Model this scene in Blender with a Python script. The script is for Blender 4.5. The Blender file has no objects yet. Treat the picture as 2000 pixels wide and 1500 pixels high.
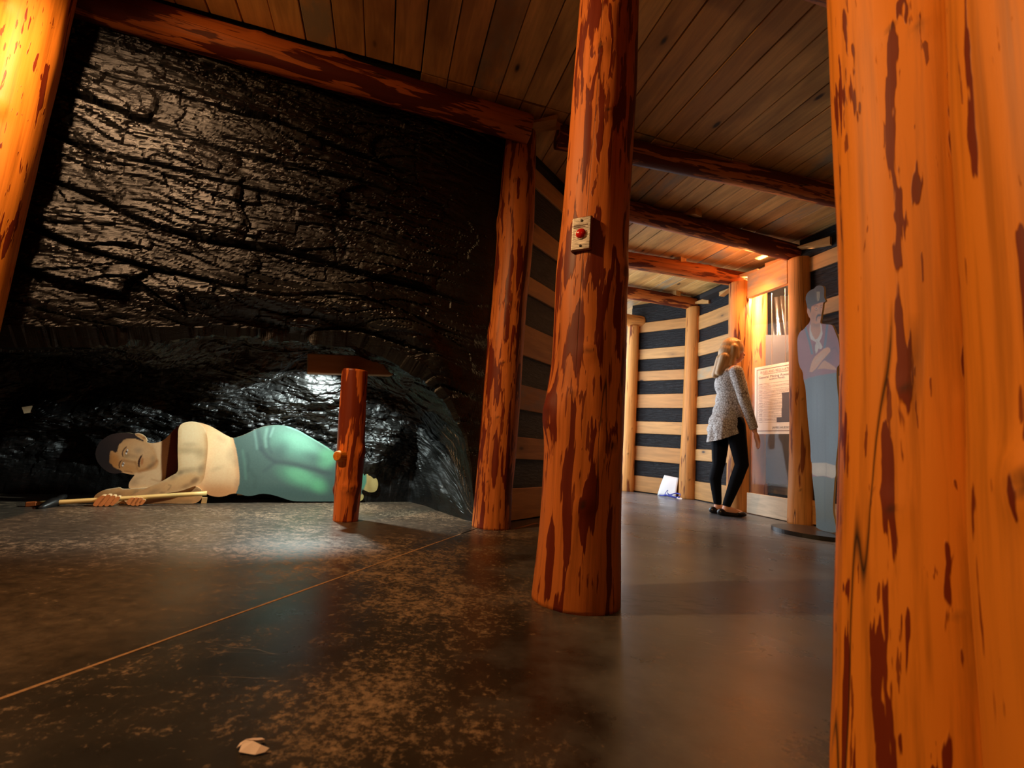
import bpy, bmesh, math, random
import numpy as np
from mathutils import Vector, Matrix, noise as mnoise
from mathutils.geometry import delaunay_2d_cdt
from mathutils.bvhtree import BVHTree

scene = bpy.context.scene
COL = scene.collection
random.seed(7)
RNG = np.random.RandomState(7)

# ------------------------------------------------------------------ camera
CAM_H = 0.5
ROLL = math.atan2(500, 6750)
PITCH = math.atan(900.0 / math.hypot(500, 6750))
cam_data = bpy.data.cameras.new('camera')
cam_data.sensor_width = 36.0
cam_data.lens = 900.0 * 36.0 / 2000.0
cam_data.clip_start = 0.02
cam_data.dof.use_dof = True
cam_data.dof.focus_distance = 2.4
cam_data.dof.aperture_fstop = 4.5
cam = bpy.data.objects.new('camera', cam_data)
COL.objects.link(cam)
_F = Vector((0, math.cos(PITCH), math.sin(PITCH)))
_r0 = Vector((1, 0, 0)); _u0 = Vector((0, -math.sin(PITCH), math.cos(PITCH)))
_U = _u0 * math.cos(ROLL) - _r0 * math.sin(ROLL)
_R = _u0 * math.sin(ROLL) + _r0 * math.cos(ROLL)
cam.matrix_world = Matrix(((_R.x, _U.x, -_F.x, 0), (_R.y, _U.y, -_F.y, 0), (_R.z, _U.z, -_F.z, CAM_H), (0, 0, 0, 1)))
scene.camera = cam

# ------------------------------------------------------------------ view, world, lights
vs = scene.view_settings
vs.view_transform = 'Standard'
vs.look = 'None'
vs.exposure = 0.0
vs.gamma = 1.0
vs.use_curve_mapping = False

world = bpy.data.worlds.new('daylight_sky')
scene.world = world
world.use_nodes = True
bg = world.node_tree.nodes['Background']
bg.inputs[0].default_value = (0.80, 0.90, 1.0, 1)
bg.inputs[1].default_value = 2.5


def light(name, kind, loc, energy, color, size=0.05, target=None, **kw):
    d = bpy.data.lights.new(name, kind)
    d.energy = energy
    d.color = color
    if kind == 'AREA':
        d.shape = 'RECTANGLE'
        d.size, d.size_y = size
    else:
        d.shadow_soft_size = size
    for k, v in kw.items():
        setattr(d, k, v)
    o = bpy.data.objects.new(name, d)
    COL.objects.link(o)
    o.location = loc
    if target is not None:
        o.rotation_euler = (Vector(target) - Vector(loc)).to_track_quat('-Z', 'Y').to_euler()
    return o


# tungsten track spots near the left post: one on the coal face, one across the mine
light('coal_face_spot', 'SPOT', (-1.93, 1.15, 2.25), 165, (1.0, 0.58, 0.30), 0.035, target=(-2.08, 2.2, 1.4), spot_size=math.radians(109), spot_blend=1.0)
light('added_beam_fill', 'SPOT', (-1.85, 1.12, 2.20), 16, (1.0, 0.50, 0.18), 0.05, target=(-1.35, 2.35, 2.40), spot_size=math.radians(66), spot_blend=1.0)  # fill light added to brighten the log beam, not a fitted lamp
light('mine_spot', 'SPOT', (-1.86, 1.05, 2.30), 230, (1.0, 0.56, 0.23), 0.05, target=(0.60, 1.30, 0.45), spot_size=math.radians(108), spot_blend=0.75)
# spot behind the viewer on the two near logs
light('near_log_spot', 'SPOT', (-0.75, -0.75, 2.05), 62, (1.0, 0.60, 0.20), 0.06, target=(0.78, 0.62, 1.0), spot_size=math.radians(54), spot_blend=0.8)
# cool lamp hidden behind the headboard of the short prop, shining down into the alcove
light('cool_alcove_lamp', 'SPOT', (-1.21, 2.96, 0.90), 82, (0.85, 1.0, 0.97), 0.02, target=(-1.40, 3.16, 0.0), spot_size=math.radians(140), spot_blend=0.25)
# tungsten lamps of the poster case: one behind the log beam, one inside behind the fascia
light('orange_beam_lamp', 'POINT', (2.20, 4.30, 2.47), 6.5, (1.0, 0.34, 0.08), 0.04)
light('orange_down_lamp', 'SPOT', (2.30, 4.34, 2.49), 70, (1.0, 0.42, 0.13), 0.04, target=(2.22, 4.62, 1.5), spot_size=math.radians(120), spot_blend=0.9)
light('case_lamp', 'POINT', (2.535, 4.66, 2.33), 120, (1.0, 0.66, 0.38), 0.03)
# daylight through the open doorway at the left of the hall
light('doorway_daylight', 'AREA', (0.95, 5.95, 1.30), 60, (0.80, 0.90, 1.0), (2.3, 2.2), target=(2.6, 5.5, 1.0))

# ------------------------------------------------------------------ helpers


def lin(r, g, b):
    def f(c):
        c /= 255.0
        return c / 12.92 if c <= 0.04045 else ((c + 0.055) / 1.055) ** 2.4
    return (f(r), f(g), f(b))


def mesh_from(name, verts, faces, smooth=False):
    me = bpy.data.meshes.new(name)
    me.from_pydata([tuple(v) for v in verts], [], [tuple(f) for f in faces])
    me.validate()
    if smooth:
        me.polygons.foreach_set('use_smooth', [True] * len(me.polygons))
    me.update()
    return me


def link(name, me, mat=None, parent=None, loc=(0, 0, 0), rot=None):
    o = bpy.data.objects.new(name, me)
    COL.objects.link(o)
    if mat is not None and me is not None and len(me.materials) == 0:
        me.materials.append(mat)
    o.location = loc
    if rot is not None:
        o.rotation_euler = rot
    if parent is not None:
        o.parent = parent
    return o


def tag(o, label=None, cat=None, group=None, kind=None):
    if label: o['label'] = label
    if cat: o['category'] = cat
    if group: o['group'] = group
    if kind: o['kind'] = kind
    return o


def empty(name, loc=(0, 0, 0), rot=(0, 0, 0), parent=None):
    o = bpy.data.objects.new(name, None)
    o.empty_display_size = 0.1
    COL.objects.link(o)
    o.location = loc
    o.rotation_euler = rot
    if parent: o.parent = parent
    return o


def box_vf(lo, hi):
    x0, y0, z0 = lo; x1, y1, z1 = hi
    v = [(x0, y0, z0), (x1, y0, z0), (x1, y1, z0), (x0, y1, z0), (x0, y0, z1), (x1, y0, z1), (x1, y1, z1), (x0, y1, z1)]
    f = [(0, 3, 2, 1), (4, 5, 6, 7), (0, 1, 5, 4), (1, 2, 6, 5), (2, 3, 7, 6), (3, 0, 4, 7)]
    return v, f


def bevel_box(name, lo, hi, b=0.003, seg=1):
    bm = bmesh.new()
    v, f = box_vf(lo, hi)
    vs_ = [bm.verts.new(p) for p in v]
    for q in f: bm.faces.new([vs_[i] for i in q])
    if b > 0:
        bmesh.ops.bevel(bm, geom=list(bm.edges), offset=b, segments=seg, affect='EDGES', profile=0.5)
    me = bpy.data.meshes.new(name)
    bm.to_mesh(me); bm.free()
    return me


def plank_mesh(name, L, W, T, seed, n=10):
    """board along local X (0..L), width along Y (0..W), thickness Z (-T..0); slightly wavy edges, bowed face"""
    r = random.Random(seed)
    vs_, fs = [], []
    ph = [r.uniform(0, 6.28) for _ in range(4)]
    for i in range(n + 1):
        x = L * i / n
        a = 0.001 * math.sin(3.1 * x + ph[0]) + 0.0006 * math.sin(11 * x + ph[1])
        b = 0.001 * math.sin(2.7 * x + ph[2]) + 0.0006 * math.sin(13 * x + ph[3])
        e = 0.003
        vs_ += [(x, a, -T), (x, W + b, -T), (x, W + b, -e), (x, W + b - e, 0), (x, a + e, 0), (x, a, -e)]
    for i in range(n):
        o = i * 6
        for k in range(6):
            k2 = (k + 1) % 6
            fs.append((o + k, o + k2, o + 6 + k2, o + 6 + k))
    fs.append((5, 4, 3, 2, 1, 0))
    o = n * 6
    fs.append((o, o + 1, o + 2, o + 3, o + 4, o + 5))
    return mesh_from(name, vs_, fs)


# numpy lattice noise ------------------------------------------------------
_perm = RNG.permutation(4096)


def _hash(ix, iy, k=0):
    return _perm[(_perm[(ix + 17 * k) & 4095] + iy) & 4095] / 4095.0


def vnoise(x, y, k=0):
    ix = np.floor(x).astype(int); iy = np.floor(y).astype(int)
    fx = x - ix; fy = y - iy
    fx = fx * fx * (3 - 2 * fx); fy = fy * fy * (3 - 2 * fy)
    a = _hash(ix, iy, k); b = _hash(ix + 1, iy, k); c = _hash(ix, iy + 1, k); d = _hash(ix + 1, iy + 1, k)
    return (a * (1 - fx) + b * fx) * (1 - fy) + (c * (1 - fx) + d * fx) * fy - 0.5


def fbm(x, y, oct=4, k=0, gain=0.5):
    s = 0; a = 1.0
    for i in range(oct):
        s = s + a * vnoise(x * 2 ** i, y * 2 ** i, k + i)
        a *= gain
    return s


def sstep(a, b, x):
    t = np.clip((x - a) / (b - a), 0, 1)
    return t * t * (3 - 2 * t)


# ------------------------------------------------------------------ materials


class NT:
    def __init__(s, name):
        s.m = bpy.data.materials.new(name)
        s.m.use_nodes = True
        s.t = s.m.node_tree
        s.b = s.t.nodes['Principled BSDF']
        s.out = s.t.nodes['Material Output']

    def n(s, typ, **kw):
        o = s.t.nodes.new(typ)
        for k, v in kw.items():
            setattr(o, k, v)
        return o

    def l(s, a, b):
        s.t.links.new(a, b)

    def noise(s, vec, scale, detail=3, rough=0.5, dist=0.0):
        o = s.n('ShaderNodeTexNoise')
        o.inputs['Scale'].default_value = scale
        o.inputs['Detail'].default_value = detail
        o.inputs['Roughness'].default_value = rough
        o.inputs['Distortion'].default_value = dist
        if vec is not None: s.l(vec, o.inputs['Vector'])
        return o.outputs['Fac']

    def map(s, vec, scale=(1, 1, 1), loc=(0, 0, 0), rot=(0, 0, 0)):
        o = s.n('ShaderNodeMapping')
        o.inputs['Scale'].default_value = scale
        o.inputs['Location'].default_value = loc
        o.inputs['Rotation'].default_value = rot
        s.l(vec, o.inputs['Vector'])
        return o.outputs['Vector']

    def ramp(s, fac, *stops):
        o = s.n('ShaderNodeValToRGB')
        el = o.color_ramp.elements
        while len(el) < len(stops): el.new(0.5)
        for e, (p, c) in zip(el, stops):
            e.position = p
            e.color = (c, c, c, 1) if isinstance(c, (int, float)) else (c[0], c[1], c[2], 1)
        s.l(fac, o.inputs['Fac'])
        return o.outputs['Color']

    def math(s, op, a, b=None, clamp=False):
        o = s.n('ShaderNodeMath', operation=op)
        o.use_clamp = clamp
        for i, v in enumerate((a, b)):
            if v is None: continue
            if isinstance(v, (int, float)): o.inputs[i].default_value = v
            else: s.l(v, o.inputs[i])
        return o.outputs[0]

    def mix(s, fac, a, b, blend='MIX'):
        o = s.n('ShaderNodeMix', data_type='RGBA', blend_type=blend)
        for sock, v in ((o.inputs[0], fac), (o.inputs[6], a), (o.inputs[7], b)):
            if isinstance(v, (int, float)): sock.default_value = v
            elif isinstance(v, tuple): sock.default_value = (v[0], v[1], v[2], 1)
            else: s.l(v, sock)
        return o.outputs[2]

    def obj(s, rnd=True):
        tc = s.n('ShaderNodeTexCoord')
        if not rnd: return tc.outputs['Object']
        oi = s.n('ShaderNodeObjectInfo')
        a = s.n('ShaderNodeVectorMath', operation='MULTIPLY_ADD')
        c = s.n('ShaderNodeCombineXYZ')
        for i in range(3): s.l(oi.outputs['Random'], c.inputs[i])
        s.l(c.outputs[0], a.inputs[0])
        a.inputs[1].default_value = (37.0, 23.0, 51.0)
        s.l(tc.outputs['Object'], a.inputs[2])
        return a.outputs[0]

    def rnd(s):
        return s.n('ShaderNodeObjectInfo').outputs['Random']

    def bump(s, h, strength=0.3, dist=0.01, normal=None):
        o = s.n('ShaderNodeBump')
        o.inputs['Strength'].default_value = strength
        o.inputs['Distance'].default_value = dist
        s.l(h, o.inputs['Height'])
        if normal is not None: s.l(normal, o.inputs['Normal'])
        return o.outputs[0]

    def set(s, **kw):
        for k, v in kw.items():
            sock = s.b.inputs[k.replace('_', ' ')]
            if isinstance(v, (int, float)): sock.default_value = v
            elif isinstance(v, tuple): sock.default_value = (v[0], v[1], v[2], 1)
            else: s.l(v, sock)
        return s.m


def plain(name, col, rough=0.5, metal=0.0, var=0.12, scale=18.0, spec=0.5):
    t = NT(name)
    f = t.noise(t.obj(), scale, 4)
    c = t.mix(f, tuple(x * (1 - var) for x in col), tuple(min(1, x * (1 + var)) for x in col))
    return t.set(Base_Color=c, Roughness=rough, Metallic=metal, Specular_IOR_Level=spec)


def log_material(name, light_c, dark_c, lo, hi, rough=0.42, sx=9.0, grey=0.0, covw=0.45):
    """peeled spruce: pale sapwood with torn patches of red-brown inner bark running along local Z"""
    t = NT(name)
    v = t.obj()
    p = t.noise(t.map(v, (1, 1, 0.12)), sx, 3.5, 0.52, 0.25)
    cov = t.noise(t.map(v, (1, 1, 0.5)), 2.6, 2)
    pc = t.math('ADD', p, t.math('MULTIPLY', t.math('SUBTRACT', cov, 0.5), covw))
    patch = t.ramp(pc, (lo, 0.0), (hi, 1.0))
    fl = t.noise(t.map(v, (1, 1, 0.11)), sx * 2.6, 3, 0.5, 0.2)
    fleck = t.ramp(t.math('ADD', fl, t.math('MULTIPLY', t.math('SUBTRACT', cov, 0.5), 0.3)), (lo + 0.07, 0.0), (hi + 0.07, 0.85))
    patch = t.math('MAXIMUM', patch, fleck)
    streak = t.noise(t.map(v, (1, 1, 0.03)), 55, 5, 0.6)
    tone = t.noise(t.map(v, (1, 1, 0.35)), 5, 3)
    lc = t.mix(tone, tuple(x * 0.80 for x in light_c), tuple(x * 1.15 for x in light_c))
    lc = t.mix(t.ramp(streak, (0.32, 1.0), (0.52, 0.0)), lc, tuple(x * 0.62 for x in light_c))
    dc = t.mix(streak, tuple(x * 0.7 for x in dark_c), tuple(x * 1.3 for x in dark_c))
    c = t.mix(patch, lc, dc)
    # drying cracks
    ck = t.noise(t.map(v, (1, 1, 0.035)), 7, 2, 0.5)
    crack = t.ramp(t.math('ABSOLUTE', t.math('SUBTRACT', ck, 0.52)), (0.0, 1.0), (0.006, 0.0))
    cm = t.ramp(t.noise(t.map(v, (1, 1, 0.4)), 3.0, 1), (0.52, 0.0), (0.58, 1.0))
    crack = t.math('MULTIPLY', crack, cm)
    c = t.mix(crack, c, (0.03, 0.012, 0.005))
    at = t.n('ShaderNodeAttribute', attribute_name='knot')
    kn = t.math('MULTIPLY', at.outputs['Fac'], t.ramp(t.noise(v, 45, 3), (0.3, 0.55), (0.6, 1.0)))
    c = t.mix(kn, c, (0.028, 0.013, 0.007))
    if grey: c = t.mix(grey, c, (0.3, 0.26, 0.2))
    hgt = t.math('ADD', t.math('MULTIPLY', patch, 0.6), t.math('MULTIPLY', streak, 0.35))
    hgt = t.math('SUBTRACT', hgt, t.math('MULTIPLY', crack, 1.5))
    return t.set(Base_Color=c, Roughness=t.ramp(streak, (0.2, rough - 0.04), (0.8, rough + 0.16)), Specular_IOR_Level=0.28, Normal=t.bump(hgt, 0.35, 0.005))


def plank_material(name, c1, c2, c3, rough=0.6, stain=0.5, axis_scale=(0.10, 1, 1)):
    """sawn board with the grain along local X"""
    t = NT(name)
    v = t.obj()
    g = t.noise(t.map(v, axis_scale), 26, 5, 0.6, 0.8)
    r = t.rnd()
    base = t.mix(r, c1, c2)
    c = t.mix(t.ramp(g, (0.35, 0.55), (0.65, 0.0)), base, tuple(x * 0.55 for x in c1))
    # odd boards are weathered grey
    w = t.ramp(t.math('FRACT', t.math('MULTIPLY', r, 7.31)), (0.80, 0.0), (0.84, 1.0))
    gp = t.ramp(t.noise(t.map(v, (0.5, 1, 1)), 5, 4, 0.65), (0.42, 0.0), (0.62, 1.0))
    c = t.mix(t.math('MULTIPLY', t.math('MULTIPLY', w, gp), 0.9), c, c3)
    # brown water stains
    s = t.ramp(t.noise(t.map(v, (0.35, 1, 1)), 3.5, 4, 0.6), (0.50, 0.0), (0.70, stain))
    c = t.mix(s, c, tuple(x * 0.42 for x in c1))
    # knots
    vo = t.n('ShaderNodeTexVoronoi')
    vo.inputs['Scale'].default_value = 1.0
    t.l(t.map(v, (2.3, 5.2, 0.001)), vo.inputs['Vector'])
    k = t.ramp(vo.outputs['Distance'], (0.05, 1.0), (0.10, 0.0))
    ring = t.ramp(vo.outputs['Distance'], (0.08, 0.55), (0.26, 0.0))
    c = t.mix(ring, c, tuple(x * 0.5 for x in c1))
    c = t.mix(k, c, (0.035, 0.018, 0.010))
    return t.set(Base_Color=c, Roughness=rough, Normal=t.bump(g, 0.25, 0.004))


M_LOG = log_material('peeled_log', lin(200, 112, 48), lin(104, 34, 10), 0.535, 0.55, 0.46, 23)
M_LOG_NEAR = log_material('peeled_log_clean', lin(214, 126, 34), lin(108, 36, 6), 0.60, 0.612, 0.48, 32, 0.0, 0.22)
M_LOG_HALL = log_material('peeled_log_hall', lin(205, 138, 70), lin(120, 60, 24), 0.62, 0.66, 0.5, 15)
M_BEAM = log_material('bark_beam', lin(190, 106, 46), lin(92, 34, 14), 0.51, 0.53, 0.5, 18)
M_PLANK = plank_material('pine_board', lin(200, 142, 76), lin(214, 160, 92), lin(150, 138, 112), 0.55, 0.35)
M_CEIL = plank_material('ceiling_board', lin(214, 158, 88), lin(236, 188, 112), lin(150, 142, 118), 0.6, 0.75)
M_WEDGE = plank_material('wedge_wood', lin(206, 150, 84), lin(220, 168, 100), lin(190, 150, 100), 0.6, 0.2)
M_SILL = plank_material('weathered_sill', lin(212, 190, 160), lin(222, 200, 168), lin(150, 140, 122), 0.6, 0.3)


def coal_material():
    t = NT('glossy_black_coal')
    v = t.obj(False)
    n1 = t.noise(t.map(v, (0.6, 0.6, 1.3)), 30, 6, 0.65)
    n2 = t.noise(t.map(v, (0.7, 0.7, 3.4)), 48, 5, 0.7)
    c = t.mix(t.noise(v, 4, 4), (0.0025, 0.0025, 0.0023), (0.008, 0.0072, 0.0065))
    h = t.math('ADD', t.math('MULTIPLY', n1, 0.8), t.math('MULTIPLY', n2, 0.5))
    return t.set(Base_Color=c, Roughness=t.math('ADD', t.ramp(n1, (0.3, 0.13), (0.7, 0.27)), t.ramp(t.noise(t.map(v, (0.8, 0.8, 2.0)), 3.2, 4, 0.6), (0.42, 0.0), (0.62, 0.30))), Specular_IOR_Level=0.5, Normal=t.bump(h, 0.50, 0.009))


M_COAL = coal_material()


def blackboard_material():
    t = NT('charred_board')
    v = t.obj()
    g = t.noise(t.map(v, (0.3, 1.6, 1)), 34, 6, 0.7, 0.6)
    c = t.mix(g, (0.004, 0.004, 0.005), (0.012, 0.012, 0.014))
    return t.set(Base_Color=c, Roughness=t.ramp(g, (0.3, 0.30), (0.7, 0.5)), Specular_IOR_Level=0.32, Normal=t.bump(g, 1.0, 0.02))


M_BLACK = blackboard_material()
M_DARK = plain('dark_backing', (0.012, 0.010, 0.009), 0.85)
M_BACKROOM = plain('dark_brown_room_wall', (0.035, 0.02, 0.012), 0.85)


def floor_material():
    t = NT('worn_dark_concrete')
    geo = t.n('ShaderNodeNewGeometry')
    p = geo.outputs['Position']
    big = t.noise(t.map(p, (1, 1, 1), (3.1, 1.7, 0)), 1.25, 5, 0.62, 0.4)
    mid = t.noise(p, 4.0, 5, 0.6)
    fine = t.noise(p, 70, 7, 0.75)
    fine2 = t.noise(p, 24, 6, 0.7)
    sep = t.n('ShaderNodeSeparateXYZ'); t.l(p, sep.inputs[0])
    # the worn side lies towards the coal face, fading out across the walkway
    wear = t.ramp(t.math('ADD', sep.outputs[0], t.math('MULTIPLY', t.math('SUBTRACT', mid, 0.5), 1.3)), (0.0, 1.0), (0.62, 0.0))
    m = t.math('ADD', t.math('MULTIPLY', big, 0.46), t.math('ADD', t.math('MULTIPLY', fine, 0.50), t.math('MULTIPLY', fine2, 0.34)))
    scuff = t.ramp(m, (0.665, 0.0), (0.73, 0.40), (0.83, 0.9))
    scuff = t.math('MULTIPLY', scuff, wear)
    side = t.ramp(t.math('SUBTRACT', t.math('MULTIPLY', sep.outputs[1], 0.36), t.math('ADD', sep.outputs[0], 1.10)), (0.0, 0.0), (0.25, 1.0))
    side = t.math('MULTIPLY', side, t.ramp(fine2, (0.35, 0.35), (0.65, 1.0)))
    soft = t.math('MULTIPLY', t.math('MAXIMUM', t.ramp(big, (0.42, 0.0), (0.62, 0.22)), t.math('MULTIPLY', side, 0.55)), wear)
    base = t.mix(mid, (0.010, 0.0085, 0.0075), (0.028, 0.023, 0.019))
    painted_sheen = t.ramp(t.noise(t.map(p, (1, 1, 1), (9, 4, 0)), 0.9, 4, 0.6), (0.30, 0.15), (0.65, 0.75))
    painted_sheen = t.math('MULTIPLY', painted_sheen, t.math('SUBTRACT', 1.0, wear))
    base = t.mix(painted_sheen, base, (0.22, 0.22, 0.225))  # pale grey mixed into the walkway colour to imitate the hall's daylight sheen
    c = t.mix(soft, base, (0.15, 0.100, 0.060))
    c = t.mix(scuff, c, (0.38, 0.245, 0.14))
    # rubbed black marks beside the big post
    d = t.n('ShaderNodeVectorMath', operation='DISTANCE')
    t.l(t.map(p, (0.7, 1.5, 1)), d.inputs[0]); d.inputs[1].default_value = (0.42, 2.50, 0)
    near = t.ramp(d.outputs['Value'], (0.06, 1.0), (0.24, 0.0))
    mk = t.math('MULTIPLY', near, t.ramp(t.noise(t.map(p, (1, 4, 1), rot=(0, 0, 0.35)), 11, 5, 0.6), (0.5, 0.0), (0.6, 0.85)))
    c = t.mix(mk, c, (0.006, 0.006, 0.006))
    # pale scratches
    sc = t.ramp(t.math('ABSOLUTE', t.math('SUBTRACT', t.noise(t.map(p, (1, 6, 1), rot=(0, 0, 0.9)), 1.6, 3), 0.5)), (0.0, 1.0), (0.004, 0.0))
    scm = t.ramp(t.noise(p, 2.3, 2), (0.58, 0.0), (0.64, 0.5))
    c = t.mix(t.math('MULTIPLY', sc, scm), c, (0.3, 0.24, 0.18))
    ro = t.math('ADD', t.math('ADD', t.ramp(mid, (0.3, 0.24), (0.7, 0.36)), t.math('MULTIPLY', scuff, 0.35)), t.math('MULTIPLY', soft, 0.25))
    return t.set(Base_Color=c, Roughness=ro, Specular_IOR_Level=0.45, Normal=t.bump(t.math('ADD', fine, t.math('MULTIPLY', mid, 2.0)), 0.10, 0.003))


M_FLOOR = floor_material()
M_JOINT_LIGHT = plain('tan_joint_filler', lin(150, 114, 78), 0.8, var=0.6, scale=70)
M_JOINT_DARK = plain('dark_saw_cut', (0.006, 0.006, 0.006), 0.9)
M_CONCRETE_STRIPE = plain('rubbed_pale_strip', lin(150, 105, 70), 0.7, var=0.5, scale=80)


def paint_material(name, rough, coat=0.0, value=1.0):
    t = NT(name)
    a = t.n('ShaderNodeAttribute', attribute_name='paint')
    v = t.obj(False)
    br = t.noise(v, 90, 4, 0.6)
    ac = t.mix(1.0 - value, a.outputs['Color'], (0.0, 0.0, 0.0))
    c = t.mix(0.16, ac, t.mix(br, (0.0, 0.0, 0.0), (1.0, 1.0, 1.0)), 'OVERLAY')
    t.b.inputs['Coat Weight'].default_value = coat
    t.b.inputs['Coat Roughness'].default_value = 0.3
    return t.set(Base_Color=c, Roughness=rough, Normal=t.bump(br, 0.08, 0.002))


M_PAINT = paint_material('painted_plywood', 0.5)
M_PAINT2 = paint_material('glossy_painted_board', 0.5, 0.12, 0.62)
M_EDGE = plain('raw_plywood_edge', lin(214, 180, 130), 0.7)

# ------------------------------------------------------------------ logs


def make_log(name, prof, mat, seed, knots=(), seg=40, step=0.02, lump=0.035, origin=None, axis=None, parent=None, cap_mat=None, flat_end=True):
    """prof: list of (t, dx, dy, r) along local Z. knots: (t, angle, size, height, dark)."""
    pr = np.array(sorted(prof))
    t0, t1 = pr[0, 0], pr[-1, 0]
    n = max(6, int((t1 - t0) / step))
    T = np.linspace(t0, t1, n + 1)
    # smooth the measured profile
    def interp(c):
        y = np.interp(T, pr[:, 0], pr[:, c])
        k = max(1, int(0.06 / max(1e-6, (t1 - t0) / n)))
        yp = np.concatenate([np.full(k, y[0]), y, np.full(k, y[-1])])
        ker = np.ones(2 * k + 1) / (2 * k + 1)
        return np.convolve(yp, ker, 'valid')
    X, Y, R = interp(1), interp(2), interp(3)
    th = np.linspace(0, 2 * np.pi, seg, endpoint=False)
    TT, TH = np.meshgrid(T, th, indexing='ij')
    RR = np.repeat(R[:, None], seg, 1)
    # periodic noise around: sample on cos/sin
    cx, sx = np.cos(TH), np.sin(TH)
    nz = fbm(cx * 1.6 + TT * 1.1 + seed * 3.7, sx * 1.6 + TT * 0.9 + seed * 1.3, 3, seed)
    nz2 = fbm(cx * 5 + seed * 2.1, sx * 5 + TT * 2.0 + seed, 3, seed + 5)
    rad = RR * (1 + lump * nz * 1.4 + lump * 0.55 * nz2)
    kn = np.zeros_like(rad)
    for (kt, ka, ks, kh, kd) in knots:
        da = np.angle(np.exp(1j * (TH - ka))) * RR
        d2 = ((TT - kt) / (ks * 1.25)) ** 2 + (da / ks) ** 2
        rad += kh * np.exp(-d2)
        dd = np.sqrt(((TT - kt) ** 2 + da ** 2)) / (ks * 0.42)
        rad -= kh * 0.5 * np.exp(-(dd * 1.2) ** 2)
        kn = np.maximum(kn, kd * np.exp(-dd ** 4))
    PX = X[:, None] + rad * cx; PY = Y[:, None] + rad * sx
    verts = np.stack([PX, PY, TT], -1).reshape(-1, 3)
    faces = []
    for i in range(n):
        a = i * seg; b = a + seg
        for j in range(seg):
            j2 = (j + 1) % seg
            faces.append((a + j, a + j2, b + j2, b + j))
    vl = verts.tolist()
    # end caps with a slightly eased rim
    for end, rev in ((0, True), (n, False)):
        base = end * seg
        zc = T[end]
        ring = []
        for j in range(seg):
            p = verts[base + j]
            c = np.array([X[end], Y[end]])
            q = c + (p[:2] - c) * 0.96
            ring.append(len(vl)); vl.append([q[0], q[1], zc + (-0.003 if rev else 0.003)])
        for j in range(seg):
            j2 = (j + 1) % seg
            f = (base + j, base + j2, ring[j2], ring[j])
            faces.append(f[::-1] if rev else f)
        faces.append(tuple(ring[::-1] if rev else ring))
    me = mesh_from(name, vl, faces, True)
    at = me.attributes.new('knot', 'FLOAT', 'POINT')
    arr = np.zeros(len(me.vertices)); arr[:kn.size] = kn.ravel()
    at.data.foreach_set('value', arr)
    o = link(name, me, mat, parent)
    return o


def vertical_log(name, prof, label, mat, seed, knots=(), group=None, top=None, bottom=0.0, **kw):
    """prof rows are (z, x, y, r) in world space; object origin at the foot of the log"""
    p = sorted([list(a) for a in prof])
    p[0][0] = bottom
    if top is not None:
        if top > p[-1][0]: p.append([top] + p[-1][1:])
        else: p[-1][0] = top
    ox, oy = p[0][1], p[0][2]
    rows = [(a[0] - bottom, a[1] - ox, a[2] - oy, a[3]) for a in p]
    o = make_log(name, rows, mat, seed, knots, **kw)
    o.location = (ox, oy, bottom)
    return tag(o, label, 'post', group or 'log posts of the mine')


def beam_log(name, a, b, r, label, mat, seed, knots=(), group=None, bend=0.02, **kw):
    a, b = Vector(a), Vector(b)
    L = (b - a).length
    if isinstance(r, (int, float)): r = (r, r)
    rows = [(L * k / 6, 0, bend * math.sin(math.pi * k / 6), r[0] + (r[1] - r[0]) * k / 6) for k in range(7)]
    o = make_log(name, rows, mat, seed, knots, **kw)
    o.rotation_euler = (b - a).to_track_quat('Z', 'Y').to_euler()
    o.location = a
    return tag(o, label, 'beam', group or 'log beams of the mine')


# ------------------------------------------------------------------ shell
cdir = Vector((-0.262, 0.965, 0)).normalized()   # hall and ceiling boards run this way
ddir = Vector((0.965, 0.262, 0)).normalized()
CEIL_Z = 2.645


# floor: three slabs separated by real joints
def slab(name, poly, parent):
    bm = bmesh.new()
    top = [bm.verts.new((p[0], p[1], 0)) for p in poly]
    f = bm.faces.new(top)
    r = bmesh.ops.extrude_face_region(bm, geom=[f])
    for v in [g for g in r['geom'] if isinstance(g, bmesh.types.BMVert)]: v.co.z -= 0.04
    bmesh.ops.recalc_face_normals(bm, faces=bm.faces)
    me = bpy.data.meshes.new(name); bm.to_mesh(me); bm.free()
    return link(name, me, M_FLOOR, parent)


v, f = box_vf((-5.5, -3.2, -0.14), (6.0, 10.5, -0.045))
floor = tag(link('floor', mesh_from('floor', v, f), M_DARK), kind='structure')
J1a, J1d = Vector((-0.846, 0.873, 0)), Vector((0.339, 0.941, 0)).normalized()
J2a, J2d = Vector((0.866, 3.417, 0)), Vector((0.987, -0.16, 0)).normalized()
_den = J1d.x * J2d.y - J1d.y * J2d.x
_t = ((J2a - J1a).x * J2d.y - (J2a - J1a).y * J2d.x) / _den
X12 = J1a + J1d * _t
g = 0.004
n1 = Vector((J1d.y, -J1d.x, 0)); n2 = Vector((-J2d.y, J2d.x, 0))
lowp = J1a - J1d * 4.4; highp = J1a + J1d * 9.5
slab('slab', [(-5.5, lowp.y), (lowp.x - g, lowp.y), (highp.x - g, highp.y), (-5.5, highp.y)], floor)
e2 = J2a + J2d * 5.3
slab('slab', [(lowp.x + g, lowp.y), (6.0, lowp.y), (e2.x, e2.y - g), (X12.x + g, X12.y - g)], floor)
slab('slab', [(X12.x + g, X12.y + g), (e2.x, e2.y + g), (6.0, highp.y), (highp.x + g, highp.y)], floor)


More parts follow.
